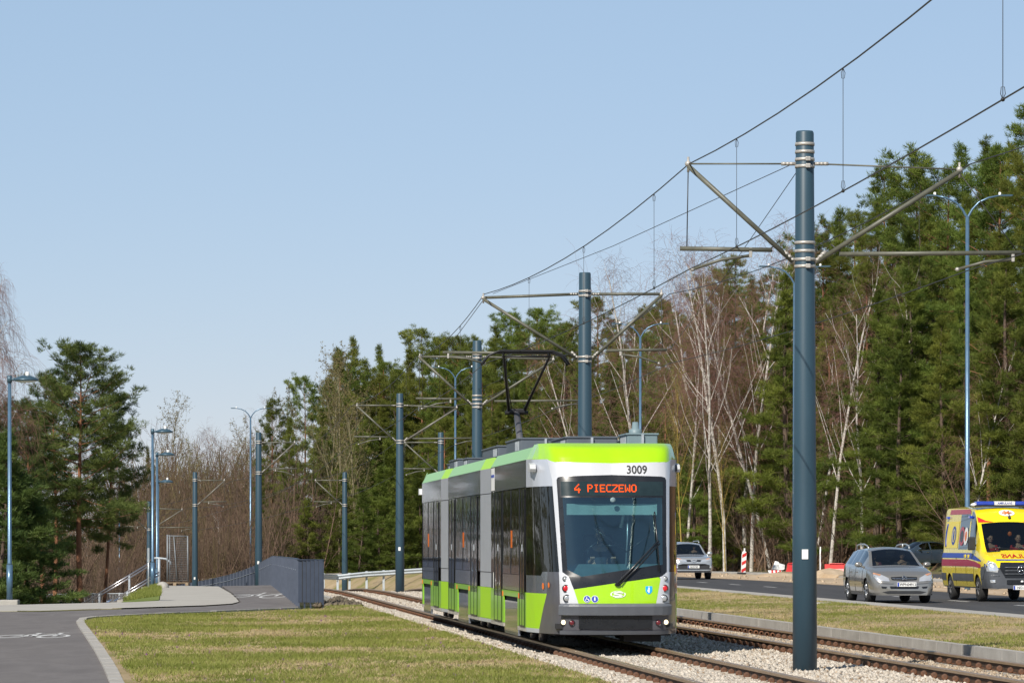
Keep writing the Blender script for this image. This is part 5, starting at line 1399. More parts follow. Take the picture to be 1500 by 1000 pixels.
# ---- silver estate car
M['silver_car'] = mat('silver_car_paint', (.27, .262, .245), .22, .45, var=.03, coat=1.)
M['suv_paint'] = mat('pale_silver_car_paint', (.40, .42, .44), .22, .4, var=.03, coat=1.)
M['dark_car'] = mat('dark_grey_car_paint', (.045, .07, .105), .2, .3, var=.05, coat=1.)
M['blue_car'] = mat('blue_car_paint', (.03, .09, .22), .2, .2, var=.05, coat=1.)
estate = dict(L=4.75, sill=.21, wheels=(.95, 3.70), rw=.315, ra=.365, spokes=7, rimmat=M['rim'],
    top=[(0, .56), (.03, .66), (.12, .735), (.4, .85), (.8, .945), (1.12, 1.0), (1.5, 1.22), (1.95, 1.44), (2.2, 1.495), (2.8, 1.515), (3.7, 1.49), (4.2, 1.44), (4.45, 1.25), (4.66, 1.0), (4.75, .75)],
    belt=[(0, .52), (.12, .70), (.4, .80), (.8, .885), (1.12, .925), (2., .95), (4.2, 1.02), (4.5, .98), (4.75, .68)],
    W=[(0, .66), (.05, .74), (.15, .81), (.4, .865), (.9, .885), (3.9, .885), (4.5, .84), (4.75, .74)],
    RW=[(0, .55), (.15, .70), (.6, .76), (1.12, .74), (1.95, .60), (2.3, .59), (4.1, .57), (4.5, .66), (4.75, .6)],
    windows=((1.75, 2.42), (2.50, 3.28), (3.36, 4.12)), ws=(1.14, 1.97), rs=(4.24, 4.55), sideglass=M['car_glass_dark'], seat=(2.30, .58), mirror=(1.62, .985, (.11, .07, .075)), mirmat=M['silver_car'])
def estate_detail(c, t):
    hl = [(.42, .665), (.40, .58), (.73, .60), (.80, .70), (.78, .80), (.60, .755)]
    fp2(c, t, 'headlight', hl, M['headlamp'], .012, .05)
    fp2(c, t, 'indicator', [(.60, .755), (.78, .80), (.795, .765), (.64, .725)], M['indicator'], .016, .05)
    fp(c, t, 'grille', [(-.36, .69), (-.34, .62), (0, .59), (.34, .62), (.36, .69), (0, .705)], M['black'], .012)
    mb = MB(); f = c.front()
    mb.tube([f(x, .655-.012*(1-abs(x)/.3), .025) for x in np.linspace(-.33, .33, 9)], .012, 6)
    for dz in (0, .05): mb.tube([f(-.06, .612+dz, .035), f(0, .655+dz, .035), f(.06, .612+dz, .035)], .012, 6)
    mb.build('grille_bar', M['chrome'], t)
    fp(c, t, 'lower_grille', [(-.40, .45), (-.37, .385), (.37, .385), (.40, .45)], M['black'], .008)
    fp2(c, t, 'fog_grille', [(.47, .44), (.50, .39), (.61, .40), (.63, .45)], M['black'], .008)
    fp(c, t, 'front_lip', [(-.60, .30), (-.45, .25), (.45, .25), (.60, .30), (.40, .33), (-.40, .33)], M['plastic'], .008)
    fp2(c, t, 'bumper_strip', [(.30, .555), (.30, .52), (.80, .54), (.80, .575)], M['silver_car'], .018, .08)
    plate(c, t, .06, .50, 'WPN04912')
    sp(c, t, 'side_trim', rect(1.40, 3.25, .50, .565), M['silver_car'], .016)
    doorlines(c, t, (1.42, 2.46, 3.32), .3, .95); handles(c, t, (2.25, 3.1), .82, M['silver_car'])
    for s in (-1, 1):
        mb = MB(); mb.tube([(s*.56, 2.12, 1.46), (s*.575, 2.3, 1.535), (s*.58, 2.7, 1.575), (s*.57, 3.4, 1.57), (s*.56, 3.85, 1.54), (s*.53, 4.05, 1.44)], .022, 8); mb.tube([(s*.555, 3.05, 1.47), (s*.555, 3.05, 1.59)], .022, 8); mb.build('roof_rail', M['galv'], t)
    mb = MB(); mb.box(-.12, .12, 1.95, 1.98, 1.33, 1.39, .01); mb.build('rear_view_mirror', M['plastic'], t)
    mb = MB(); mb.tube([(.5, 1.18, 1.0), (-.1, 1.2, 1.03)], .012, 6); mb.tube([(-.1, 1.18, 1.0), (-.62, 1.2, .99)], .012, 6); mb.build('wiper', M['black'], t)
YAW = math.atan(.094)
loc = Vector((10.50, 102.3, float(corz(102.3, 11))+.103))
est, c_est = make_car(estate, 'estate_car', 'silver estate car with roof rails driving on the road right of the foreground mast', 'car', loc, YAW, M['silver_car'], estate_detail)
T = setm(est)
jac = mat('dark_jacket', (.03, .03, .035), .85); redj = mat('red_jacket', (.50, .03, .03), .8); maroon = mat('maroon_top', (.16, .03, .05), .8); bluesh = mat('pale_shirt', (.35, .42, .50), .8)
person('driver of the silver estate car with hands on the wheel', T @ Vector((.37, 2.22, .55)), YAW, jac, M['hair'], -.1)
person('passenger in a maroon top beside the driver of the silver estate car', T @ Vector((-.40, 2.26, .53)), YAW, maroon, M['hair'], .2)
# ---- silver SUV
suv = dict(L=4.57, sill=.30, wheels=(.92, 3.58), rw=.35, ra=.40, spokes=5, rimmat=M['rim'],
    top=[(0, .72), (.03, .86), (.12, .93), (.4, 1.0), (.9, 1.06), (1.12, 1.09), (1.5, 1.32), (1.95, 1.57), (2.2, 1.635), (2.8, 1.67), (3.7, 1.64), (4.1, 1.58), (4.35, 1.35), (4.5, 1.1), (4.57, .85)],
    belt=[(0, .66), (.12, .88), (.4, .94), (.9, 1.0), (1.12, 1.03), (2., 1.06), (4.1, 1.14), (4.35, 1.1), (4.57, .78)],
    W=[(0, .70), (.05, .80), (.15, .86), (.4, .905), (.9, .922), (3.8, .92), (4.4, .86), (4.57, .78)],
    RW=[(0, .6), (.15, .74), (.6, .8), (1.12, .77), (1.95, .64), (2.3, .62), (4.0, .59), (4.4, .68), (4.57, .6)],
    windows=((1.72, 2.40), (2.48, 3.25), (3.33, 3.95)), ws=(1.14, 1.97), rs=(4.14, 4.42), sideglass=M['car_glass_dark'], seat=(2.25, .72), mirror=(1.58, 1.10, (.12, .07, .09)), mirmat=M['galv'])
def suv_detail(c, t):
    fp2(c, t, 'headlight', [(.30, .83), (.34, .785), (.70, .80), (.80, .88), (.78, .95), (.60, .915)], M['headlamp'], .012, .05)
    fp2(c, t, 'indicator', [(.56, .90), (.74, .94), (.73, .90), (.58, .87)], M['indicator'], .016, .05)
    fp(c, t, 'grille', [(-.36, .86), (-.30, .78), (.30, .78), (.36, .86)], M['black'], .010)
    fp(c, t, 'grille_badge', [(-.17, .90), (-.08, .72), (.08, .72), (.17, .90)], M['suv_paint'], .018)
    mb = MB(); f = c.front()
    for rx, rz in ((.085, .058), (.032, .055)): mb.tube([f(rx*math.cos(a), .80+rz*math.sin(a), .026) for a in [k*.35 for k in range(19)]], .008, 5)
    mb.build('maker_emblem', M['chrome'], t)
    fp(c, t, 'lower_grille', [(-.70, .64), (-.50, .69), (.50, .69), (.70, .64), (.80, .44), (-.80, .44)], M['plastic'], .010)
    fp(c, t, 'skid_plate', [(-.80, .43), (.80, .43), (.72, .385), (-.72, .385)], M['galv'], .014)
    fp(c, t, 'front_lip', [(-.76, .38), (.76, .38), (.70, .30), (-.70, .30)], M['plastic'], .010)
    fp2(c, t, 'fog_light', [(.71, .58), (.71, .50), (.79, .50), (.80, .58)], M['headlamp'], .014)
    plate(c, t, -.01, .555, 'NO57307')
    sp(c, t, 'side_trim', rect(1.34, 3.15, .32, .44), M['plastic'], .010)
    doorlines(c, t, (1.40, 2.44, 3.29), .42, 1.05); handles(c, t, (2.22, 3.05), .93, M['suv_paint'])
    for s in (-1, 1):
        mb = MB(); mb.tube([(s*.59, 2.2, 1.61), (s*.60, 2.35, 1.70), (s*.58, 3.7, 1.69), (s*.57, 3.9, 1.60)], .02, 8); mb.build('roof_rail', M['galv'], t)
loc = Vector((8.06, 169.5, float(corz(169.5, 15))+.103))
sv, c_s = make_car(suv, 'suv_car', 'pale silver SUV half hidden behind the right side of the tram front', 'car', loc, YAW+.02, M['suv_paint'], suv_detail)
person('driver of the silver SUV behind its windscreen', setm(sv) @ Vector((.37, 2.2, .70)), YAW, jac, M['hair'])
# ---- dark saloon on the far carriageway
saloon = dict(estate, L=4.7, top=[(0, .56), (.03, .66), (.12, .72), (.4, .82), (.8, .90), (1.2, .95), (1.6, 1.16), (2.1, 1.39), (2.4, 1.44), (3.0, 1.45), (3.5, 1.38), (4.1, 1.08), (4.55, 1.02), (4.7, .8)],
    belt=[(0, .52), (.12, .68), (.4, .77), (.8, .84), (1.2, .885), (2., .91), (4.1, .98), (4.5, .95), (4.7, .7)], windows=((1.85, 2.5), (2.58, 3.5)), ws=(1.22, 2.12), rs=(3.55, 4.06), mirmat=M['dark_car'], sideglass=M['car_glass_dark'], mirror=(1.72, .96, (.11, .07, .07)))
def saloon_detail(c, t):
    fp2(c, t, 'headlight', [(.42, .64), (.42, .58), (.73, .60), (.79, .70), (.6, .72)], M['headlamp'], .012, .05)
    fp(c, t, 'grille', [(-.3, .66), (-.3, .58), (.3, .58), (.3, .66)], M['black'], .010)
    doorlines(c, t, (1.46, 2.54, 3.5), .3, .9); handles(c, t, (2.3, 3.3), .80, M['chrome'])
    mb = MB()
    for s in (-1, 1): mb.tube([c.side(s)(y, c.zsh(y)+.01, .006) for y in np.linspace(1.6, 3.7, 12)], .010, 5)
    mb.build('window_trim', M['chrome'], t)
p = P(1296, 829.5, 214)
dk, c_d = make_car(saloon, 'saloon_car', 'dark grey saloon car passing behind the estate car and the ambulance', 'car', (p.x, p.y, p.z), rad(-62), M['dark_car'], saloon_detail)
person('driver inside the dark grey saloon car', setm(dk) @ Vector((.37, 2.35, .52)), rad(-62), bluesh, M['hair'])
p = P(152, 880, 236)
bc, c_b = make_car(dict(saloon, mirmat=M['blue_car']), 'saloon_car', 'dark blue car of which only the roof shows beyond the stairs at the left', 'car', (p.x, p.y, CZ-(862-HY)/F*236-1.45), rad(-78), M['blue_car'], saloon_detail)
# ---- ambulance
M['amb'] = mat('ambulance_yellow', (.80, .62, .012), .28, var=.03, coat=.8)
M['amb_red'] = mat('ambulance_red_band', (.33, .018, .055), .4, var=.05); M['amb_blue'] = mat('ambulance_blue_band', (.02, .055, .33), .4, var=.05)
M['amb_bright'] = mat('bright_red_film', (.66, .02, .02), .4); M['rosy'] = mat('rose_red_film', (.42, .09, .12), .4)
M['amb_grey'] = mat('ambulance_grey_plastic', (.075, .082, .095), .45)
M['lightbar'] = mat('blue_lightbar', (.015, .05, .42), .12, coat=1.)
van = dict(L=5.93, sill=.36, wheels=(1.02, 4.68), rw=.345, ra=.41, spokes=6, rimmat=mat('dark_wheel_rim', (.12, .12, .125), .45, .4),
    top=[(0, .95), (.03, 1.06), (.12, 1.14), (.4, 1.27), (.75, 1.39), (.80, 1.41), (1.2, 1.82), (1.52, 2.13), (1.62, 2.24), (1.8, 2.44), (2.05, 2.58), (2.5, 2.64), (5.6, 2.66), (5.85, 2.60), (5.93, 2.5)],
    belt=[(0, .90), (.12, 1.08), (.4, 1.18), (.8, 1.27), (1.2, 1.32), (2., 1.34), (5.9, 1.34)],
    W=[(0, .80), (.05, .88), (.15, .94), (.4, .985), (.9, 1.01), (5.7, 1.01), (5.93, .97)],
    RW=[(0, .65), (.15, .78), (.6, .88), (1.0, .90), (1.55, .87), (2.2, .83), (5.93, .83)],
    windows=((1.55, 2.35), (2.5, 3.75)), ws=(.80, 1.58), rs=None, sideglass=M['car_glass_dark'], seat=(2.05, 1.02), mirror=(1.45, 1.56, 'box'), mirmat=M['plastic'], bump=M['amb_grey'])
def van_detail(c, t):
    # grey bumper, grille, headlights
    fp(c, t, 'bumper_top', [(-.90, .70), (-.88, .88), (-.66, .84), (-.60, .70), (.60, .70), (.66, .84), (.88, .88), (.90, .70)], M['amb_grey'], .010, .07)
    fp(c, t, 'grille', [(-.56, 1.07), (-.60, .92), (-.44, .66), (.44, .66), (.60, .92), (.56, 1.07)], M['black'], .014, .07)
    mb = MB(); f = c.front()
    for z in (.76, .85, .94): mb.tube([f(x, z, .03) for x in np.linspace(-.46, .46, 11)], .016, 6)
    mb.build('grille_bar', M['amb_grey'], t)
    mb = MB(); mb.tube([f(.11*math.cos(a), .87+.11*math.sin(a), .045) for a in [k*.35 for k in range(19)]], .012, 6)
    for a in (1.571, 3.665, 5.76): mb.tube([f(0, .87, .05), f(.1*math.cos(a), .87+.1*math.sin(a), .05)], .012, 6)
    mb.build('maker_emblem', M['chrome'], t)
    fp2(c, t, 'headlight', [(.63, .88), (.66, .80), (.93, .84), (.95, 1.0), (.88, 1.12), (.70, 1.05)], M['headlamp'], .014, .05)
    fp2(c, t, 'indicator', [(.70, 1.05), (.88, 1.12), (.90, 1.04), (.74, 1.0)], M['lens'], .018, .05)
    fp(c, t, 'lower_grille', [(-.40, .60), (-.40, .48), (.40, .48), (.40, .60)], M['black'], .02, .07)
    fp2(c, t, 'fog_light', [(.72, .60), (.72, .52), (.84, .52), (.86, .60)], M['headlamp'], .02)
    mb = MB(); y = c.front()(0, .56, .03)[1]; mb.ell((.02, y-.02, .555), (.045, .03, .03), 10, 8); mb.build('grille_beacon', M['white'], t)
    plate(c, t, .04, .36+.03, 'NO 6412', off=.03)
    lettering('hood_lettering', 'AMBULANS', .10, mat('dark_red_film', (.45, .015, .012), .4), t, lambda x, z, o: c.front()(x, z, o), +.12, 1.245, 1.62, .010, True, .004)
    fp(c, t, 'hood_stripe', [(-.66, 1.125), (.66, 1.125), (.66, 1.155), (-.66, 1.155)], M['amb_blue'], .010, .08)
    fp2(c, t, 'hood_vent', [(.40, 1.37), (.78, 1.345), (.78, 1.375), (.42, 1.395)], M['black'], .010, .08)
    # roof front: red corner marks, emblem, camera, light bar
    fp2(c, t, 'red_corner_mark', [(.84, 2.33), (.84, 2.17), (.40, 2.185), (.62, 2.22)], M['amb_bright'], .014, .06)
    mb = MB(); f = c.front(); n = 26
    mb.add([f(.22*math.cos(6.2832*k/n), 2.43+.085*math.sin(6.2832*k/n), .020) for k in range(n)], [tuple(range(n))]); mb.build('emblem_disc', M['white'], t)
    mb = MB()
    for a in (0, 1.047, 2.094): mb.tube([f(-.14*math.cos(a), 2.43-.05*math.sin(a), .03), f(.14*math.cos(a), 2.43+.05*math.sin(a), .03)], .016, 4)
    mb.build('star_of_life', M['orange'], t)
    mb = MB(); q = Vector(f(.05, 2.30, .03)); mb.ell(tuple(q), (.04, .05, .06), 10, 8); mb.tube([tuple(q), tuple(q+Vector((0, .08, .1)))], .012, 6); mb.build('roof_camera', M['plastic'], t)
    mb = MB(); mb.box(-.82, .82, 2.02, 2.30, 2.62, 2.665, .01); lb = mb.build('light_bar', M['plastic'], t)
    for a, b in ((-.80, -.30), (.30, .80)):
        mb = MB(); mb.box(a, b, 2.0, 2.32, 2.665, 2.77, .025); mb.build('blue_beacon', M['lightbar'], lb)
    mb = MB(); mb.box(-.29, .29, 2.0, 2.30, 2.665, 2.77, .01); mb.build('sign_box', M['white'], lb)
    v, fs = text_mb('AMBULANS', .062, .95, bold=.002); mb = MB(); mb.add([(a, 1.996, 2.717+b) for a, b in v], fs); mb.build('sign_text', M['amb_blue'], lb)
    mb = MB(); mb.ell((-.78, 2.35, 2.67), (.12, .2, .06), 12, 8); mb.build('roof_dome', M['white'], t)
    # side markings
    ys, ye = .55, 5.88
    blue = [(2.3, 1.19), (ye, 1.19), (ye, 1.33), (1.9, 1.33), (1.0, 1.20), (.62, 1.13), (.62, 1.10)]
    sp(c, t, 'blue_band', blue, M['amb_blue'], .008)
    red = [(.62, .92), (1.35, .96), (ye, .96), (ye, 1.15), (2.2, 1.15), (1.2, 1.09), (.62, 1.02)]
    sp(c, t, 'red_band', red, M['amb_red'], .008)
    sp(c, t, 'side_rubbing_band', rect(1.48, 4.24, .56, .76), M['amb_grey'], .012)
    sp(c, t, 'side_rubbing_band', rect(5.12, ye, .56, .76), M['amb_grey'], .012)
    sp(c, t, 'front_arch_trim', [(.36, .62), (.58, .62), (.60, .85), (.40, .98), (.2, .92)], M['amb_grey'], .012, .06)
    sp(c, t, 'roof_marking', [(2.45, 2.42), (5.3, 2.42), (5.2, 2.555), (2.6, 2.555)], M['rosy'], .008)
    sp(c, t, 'rear_side_panel', rect(3.85, 5.6, 1.46, 2.22), mat('pale_yellow_film', (.82, .66, .10), .35, var=.05), .008)
    for s in (-1, 1):
        def el(nm, y0, z0, ry, rz, m, off):
            mb = MB(); n = 24; f_ = c.side(s); mb.add([f_(y0+ry*math.cos(6.2832*k/n), z0+rz*math.sin(6.2832*k/n), off) for k in range(n)], [tuple(range(n))]); mb.build(nm, m, t)
        el('window_disc', 3.35, 1.80, .34, .27, M['rosy'], .012); el('window_disc', 3.35, 1.80, .22, .17, M['black'], .016)
        el('window_disc', 2.82, 1.80, .27, .25, M['white'], .012); el('window_star', 2.82, 1.80, .13, .14, M['orange'], .016)
        el('side_emblem', 4.45, 1.82, .30, .27, M['amb_blue'], .012); el('side_emblem', 4.45, 1.82, .20, .19, M['amb'], .016); el('side_emblem', 4.45, 1.82, .09, .16, M['amb_blue'], .020)
        mb = MB(); f_ = c.side(s); mb.tube([f_(5.5, z, .010) if False else f_(5.45-.5*((z-1.5)/.7-.45)**2, z, .012) for z in np.linspace(1.5, 2.15, 9)], .03, 4); mb.build('side_swoosh', M['amb_blue'], t)
        for y in (2.42, 5.4): 
            q = Vector(f_(y, 2.33, .02)); mb = MB(); mb.box(q.x-.05, q.x+.05, q.y-.11, q.y+.11, q.z-.035, q.z+.035, .01); mb.build('side_beacon', M['lightbar'], t)
        for y in (2.2, 2.62):
            q = Vector(f_(y, 1.24, .012)); mb = MB(); mb.box(q.x-.015, q.x+.015, q.y-.10, q.y+.10, q.z-.05, q.z+.05, .01); mb.build('door_handle', M['amb'], t)
        mb = MB(); x = s*.93
        mb.box(x-.012, x+.012, 5.22, 5.27, .18, .55); mb.build('mud_flap', M['plastic'], t)
    doorlines(c, t, (1.42, 2.42, 3.80), .45, 1.33)
    mb = MB()
    for x in (.35, -.35): mb.tube([(x+.3, .85, 1.45), (x-.25, .88, 1.49)], .014, 6)
    mb.build('wiper', M['black'], t)
    mb = MB(); q = Vector(f(-.02, 2.06, -.02)); mb.ell((.05, q.y+.15, 1.86), (.06, .03, .07), 10, 8); mb.build('dashboard_pendant', M['orange'], t)
loc = Vector((13.93, 104.6, float(corz(104.6, 14.5))+.103))
amb, c_a = make_car(van, 'ambulance', 'yellow ambulance van with red and blue bands and a blue light bar', 'ambulance', loc, YAW, M['amb'], van_detail)
T = setm(amb)
person('paramedic in a red jacket on the passenger side of the ambulance', T @ Vector((-.42, 2.0, 1.0)), YAW, redj, M['hair'], .25)
person('ambulance driver in a red jacket behind the wheel at the picture edge', T @ Vector((.37, 1.98, 1.0)), YAW, redj, M['hair'], 0)
# ================================================================ TREES
def unit(v): return v/np.maximum(1e-6, np.linalg.norm(v, axis=-1, keepdims=True))
def tufts(c, d, L, W, nb, rs, spread=.9):
    n = len(c); C = np.repeat(c, nb, 0); D = np.repeat(d, nb, 0); k = n*nb
    dirs = unit(D+rs.normal(0, spread*.6, (k, 3))); side = unit(np.cross(dirs, rs.normal(0, 1, (k, 3))))*W*.5*(.7+.6*rs.rand(k, 1))
    ln = L*(.6+.7*rs.rand(k, 1)); base = C+rs.normal(0, L*.22, (k, 3))
    v = np.stack([base-side, base+side, base+dirs*ln], 1).reshape(-1, 3)
    return v
def tubes_np(polys, n):
    """polys: list of (pts Kx3, radii K)"""
    V = []; Fc = []; o = 0; ang = np.arange(n)*2*np.pi/n
    for pts, r in polys:
        pts = np.asarray(pts); K = len(pts)
        t = unit(np.gradient(pts, axis=0)); ref = np.array([.31, .95, .08]); a = unit(np.cross(t, ref)); b = np.cross(t, a)
        ring = pts[:, None]+(a[:, None]*np.cos(ang)[None, :, None]+b[:, None]*np.sin(ang)[None, :, None])*np.asarray(r)[:, None, None]
        V.append(ring.reshape(-1, 3)); i = np.arange(K-1)[:, None]*n+np.arange(n)[None]; j = np.arange(K-1)[:, None]*n+(np.arange(n)[None]+1) % n
        Fc.append(np.stack([i, j, j+n, i+n], -1).reshape(-1, 4)+o); o += K*n
    return np.concatenate(V), np.concatenate(Fc)
def make_pine(seed, H, cb, spread, nbr, shape, needle, L=.24, bark='pine_bark', W=.030, cl=.31):
    """Scots pine: whorled branches whose ends carry rounded pads of needle tufts"""
    rs = np.random.RandomState(seed)
    tr = []; ph = rs.rand()*6.28; lean = rs.normal(0, .014*H, 2)
    hh = np.linspace(0, 1, 9); path = lambda h: np.stack([lean[0]*h**1.5+.14*np.sin(h*5+ph), lean[1]*h**1.5+.14*np.cos(h*4+ph), h*H], -1)
    tr.append((path(hh), .018*H*.62*(1-hh*.93)+.008))
    C = []; D = []; lob = rs.rand(3)*6.28
    def pad(q, r, n, d0):
        o = unit(rs.normal(0, 1, (n, 3))); o[:, 2] = o[:, 2]*.8+.15
        C.extend(q+o*np.array([r, r, r*.62])*rs.uniform(.5, 1.0, (n, 1))); D.extend(unit(o*.8+np.array([0, 0, .55])+d0*.25))
    for i in range(nbr):
        h = cb+(1-cb)*((i+rs.rand())/nbr)**.9; hs = (h-cb)/(1-cb); az = i*2.399+rs.normal(0, .5)
        if shape == 'cone': R_ = spread*(1-hs)**.85+.2
        elif shape == 'dome': R_ = spread*math.sqrt(max(.02, 1-abs(hs*1.25-.30)**2.2/.9))*(.9 if hs > .3 else .6+hs)
        else: R_ = spread*(.62+.38*math.sin(math.pi*min(1, hs*1.25)))*(1-hs**1.5)+.2
        R_ *= rs.uniform(.5, 1.12)*(1+.22*math.sin(az+lob[0])+.18*math.sin(2*az+hs*7+lob[1])); R_ = max(.25, R_); el = rad(-8+58*hs**1.3+rs.normal(0, 10))
        d0 = np.array([math.cos(az)*math.cos(el), math.sin(az)*math.cos(el), math.sin(el)])
        p0 = path(np.array(h)); ts = np.linspace(0, 1, 5)[:, None]
        bp = p0+d0*R_*ts+np.array([0, 0, 1])*(.18*R_)*ts**2
        tr.append((bp, (.006+.013*R_/2)*(1-ts[:, 0]*.8)))
        sdir = unit(np.cross(d0, [0, 0, 1.]))
        for k in range(3+int(R_*3.4)):
            t = 1-.66*(k/(3+R_*3.4))**.9*rs.uniform(.7, 1.1); side = rs.normal(0, .30)*R_*(1.2-t)
            q = p0+d0*R_*t+np.array([0, 0, 1])*(.18*R_*t*t+rs.uniform(-.1, .2))+sdir*side
            r = cl*rs.uniform(.6, 1.25)*(1-.35*hs); pad(q, r, int(12*(r/cl)**1.5)+4, d0)
    for k in range(6): pad(path(np.array(1-.018*k)), .16+.02*k, 6, np.array([0, 0, 1.]))
    cv = tufts(np.array(C), unit(np.array(D)), L, W, 6, rs, .75)
    tv, tf = tubes_np(tr, 6)
    return np_mesh('trunk', tv, tf, M[bark], True), np_mesh('crown', cv, np.arange(len(cv)).reshape(-1, 3), needle)
def make_bare(seed, H, kind):
    """leafless tree: kind 'birch' (white limbs, hanging purple-brown twigs), 'aspen' (olive, upright, budding), 'brush' (many stems)"""
    rs = np.random.RandomState(seed); thick = []; twig = []; buds = []; weep = kind == 'weep'; kind = 'birch' if weep else kind
    def grow(p, d, L, r, lev):
        n = 6 if lev == 0 else 5; pts = [p]; dd = d.copy()
        for k in range(n-1):
            bend = rs.normal(0, (.03 if kind == 'aspen' else .06) if lev == 0 else (.09 if lev < 2 else .16), 3)
            if kind == 'birch' and lev >= 2: bend[2] -= .42 if weep else .24
            elif lev >= 1: bend[2] += .06
            dd = unit(dd+bend); pts.append(pts[-1]+dd*L/(n-1))
        pts = np.array(pts); rr = np.linspace(r, r*(.25 if lev == 0 else .35), n)
        (thick if lev < (2 if kind != 'brush' else 1) else twig).append((pts, rr))
        if lev == 3 or (kind == 'brush' and lev == 2):
            if kind == 'aspen':
                for q in pts[1:]: buds.append(q+rs.normal(0, .05, 3))
            return
        if lev == 0: kids = {'birch': 15, 'aspen': 16, 'brush': 8}[kind]
        elif lev == 1: kids = {'birch': 11, 'aspen': 7, 'brush': 6}[kind]
        else: kids = {'birch': 7, 'aspen': 4, 'brush': 0}[kind]
        if weep: kids = (18, 14, 9)[lev]
        for k in range(kids):
            t0 = .28 if lev == 0 else .15
            if kind == 'brush' and lev == 0: t0 = .12
            t = t0+(1-t0)*(k+rs.rand())/kids; q = pts[0]+(0)*d; f = t*(n-1); i = min(int(f), n-2); q = pts[i]+(pts[i+1]-pts[i])*(f-i)
            base = unit(pts[i+1]-pts[i]); az = rs.rand()*6.28 if lev else k*2.4+rs.rand()
            perp = unit(np.cross(base, np.array([math.cos(az), math.sin(az), .13])))
            ang = rad(rs.uniform(20, 50) if kind != 'birch' else rs.uniform(17, 36) if lev == 0 else rs.uniform(25, 60))
            if kind == 'aspen' and lev == 0: ang *= .75
            nd = unit(base*math.cos(ang)+perp*math.sin(ang)); 
            LL = L*(1-t*.72)*rs.uniform(.34, .52) if lev == 0 else L*rs.uniform(.32, .55)
            if kind == 'birch' and lev >= 2: LL = L*rs.uniform(.5, .9)*(1.15 if weep and lev == 2 else 1)
            grow(q, nd, LL, max(.0052, rr[i]*((.34 if kind == 'birch' else .40) if lev == 0 else .5)), lev+1)
    if kind == 'brush':
        for s in range(11):
            a = rs.rand()*6.28; tilt = rs.uniform(.03, .38); p = np.array([rs.normal(0, .6), rs.normal(0, .6), 0])
            grow(p, unit(np.array([math.cos(a)*tilt, math.sin(a)*tilt, 1.])), H*rs.uniform(.6, 1.0), .035, 0)
    elif kind == 'birch':
        for s in range(1):
            grow(np.array([s*.25, 0, 0.]), unit(np.array([rs.normal(0, .10)+s*.12, rs.normal(0, .08), 1.])), H*(1-.15*s), .009*H*.8, 0)
    else:
        grow(np.zeros(3), unit(np.array([rs.normal(0, .03), rs.normal(0, .03), 1.])), H, .010*H*.8, 0)
    tv, tf = tubes_np(thick, 6); wv, wf = tubes_np(twig, 3)
    bark = {'birch': 'birch_bark', 'aspen': 'willow_bark', 'brush': 'brush'}[kind]; tw = {'birch': 'birch_twig', 'aspen': 'willow_bark', 'brush': 'brush'}[kind]
    out = [np_mesh('trunk', tv, tf, M[bark], True), np_mesh('crown', wv, wf, M[tw])]
    if buds:
        bv = tufts(np.array(buds), unit(rs.normal(0, 1, (len(buds), 3))), .11, .07, 2, rs); out.append(np_mesh('buds', bv, np.arange(len(bv)).reshape(-1, 3), M['buds']))
    return out
PINES = [(make_pine(101, 17, .12, 3.0, 66, 'full', M['needles']), 17), (make_pine(102, 17, .22, 2.8, 60, 'full', M['needles']), 17), (make_pine(103, 17, .34, 3.1, 52, 'dome', M['needles'], bark='pine_bark_red'), 17),
         (make_pine(104, 17, .10, 2.7, 70, 'full', M['needles']), 17), (make_pine(105, 17, .45, 3.2, 46, 'dome', M['needles'], bark='pine_bark_red'), 17), (make_pine(106, 17, .07, 3.0, 74, 'cone', M['needles']), 17), (make_pine(107, 17, .25, 3.2, 60, 'dome', M['needles']), 17)]
YOUNG = [(make_pine(121, 9, .03, 2.4, 50, 'cone', M['needles'], .22), 9), (make_pine(122, 9, .05, 2.5, 50, 'full', M['needles'], .22), 9), (make_pine(123, 9, .04, 2.3, 52, 'full', M['needles'], .22), 9)]
DARKP = [(make_pine(131, 15, .36, 3.6, 96, 'dome', M['needles_dark'], .20, 'pine_bark_red', .028, .32), 15), (make_pine(132, 9, .02, 2.3, 84, 'cone', M['needles_dark'], .22, W=.03, cl=.28), 9), (make_pine(133, 15, .28, 2.9, 80, 'dome', M['needles_dark'], .20, 'pine_bark_red', .028, .32), 15)]
BIRCH = [(make_bare(s, 15, 'birch'), 15) for s in (201, 202, 203, 204)]
WEEP = (make_bare(205, 15, 'weep'), 15)
ASPEN = [(make_bare(s, 15, 'aspen'), 15) for s in (211, 212)]
BRUSH = [(make_bare(s, 6, 'brush'), 6) for s in (221, 222, 223, 224)]
for q in BRUSH[3][0]: q.materials.clear(); q.materials.append(M['brush_olive'])
n_tree = {}
def plant(proto, X, Y, h, name, label, cat, group, wide=1., z=None, lean=.0, rz=None):
    (meshes, H) = proto; z = float(gz(X, Y))-.2 if z is None else z
    t = thing(name, label, cat, (X, Y, z), R.uniform(0, 6.28) if rz is None else rz, group)
    if lean: t.rotation_mode = 'ZXY'; t.rotation_euler = (0, lean, t.rotation_euler.z)
    s = h/H; t.scale = (s*wide, s*wide, s)
    for me in meshes: link(me.name.split('.')[0], me, t)
    n_tree[name] = n_tree.get(name, 0)+1
    return t
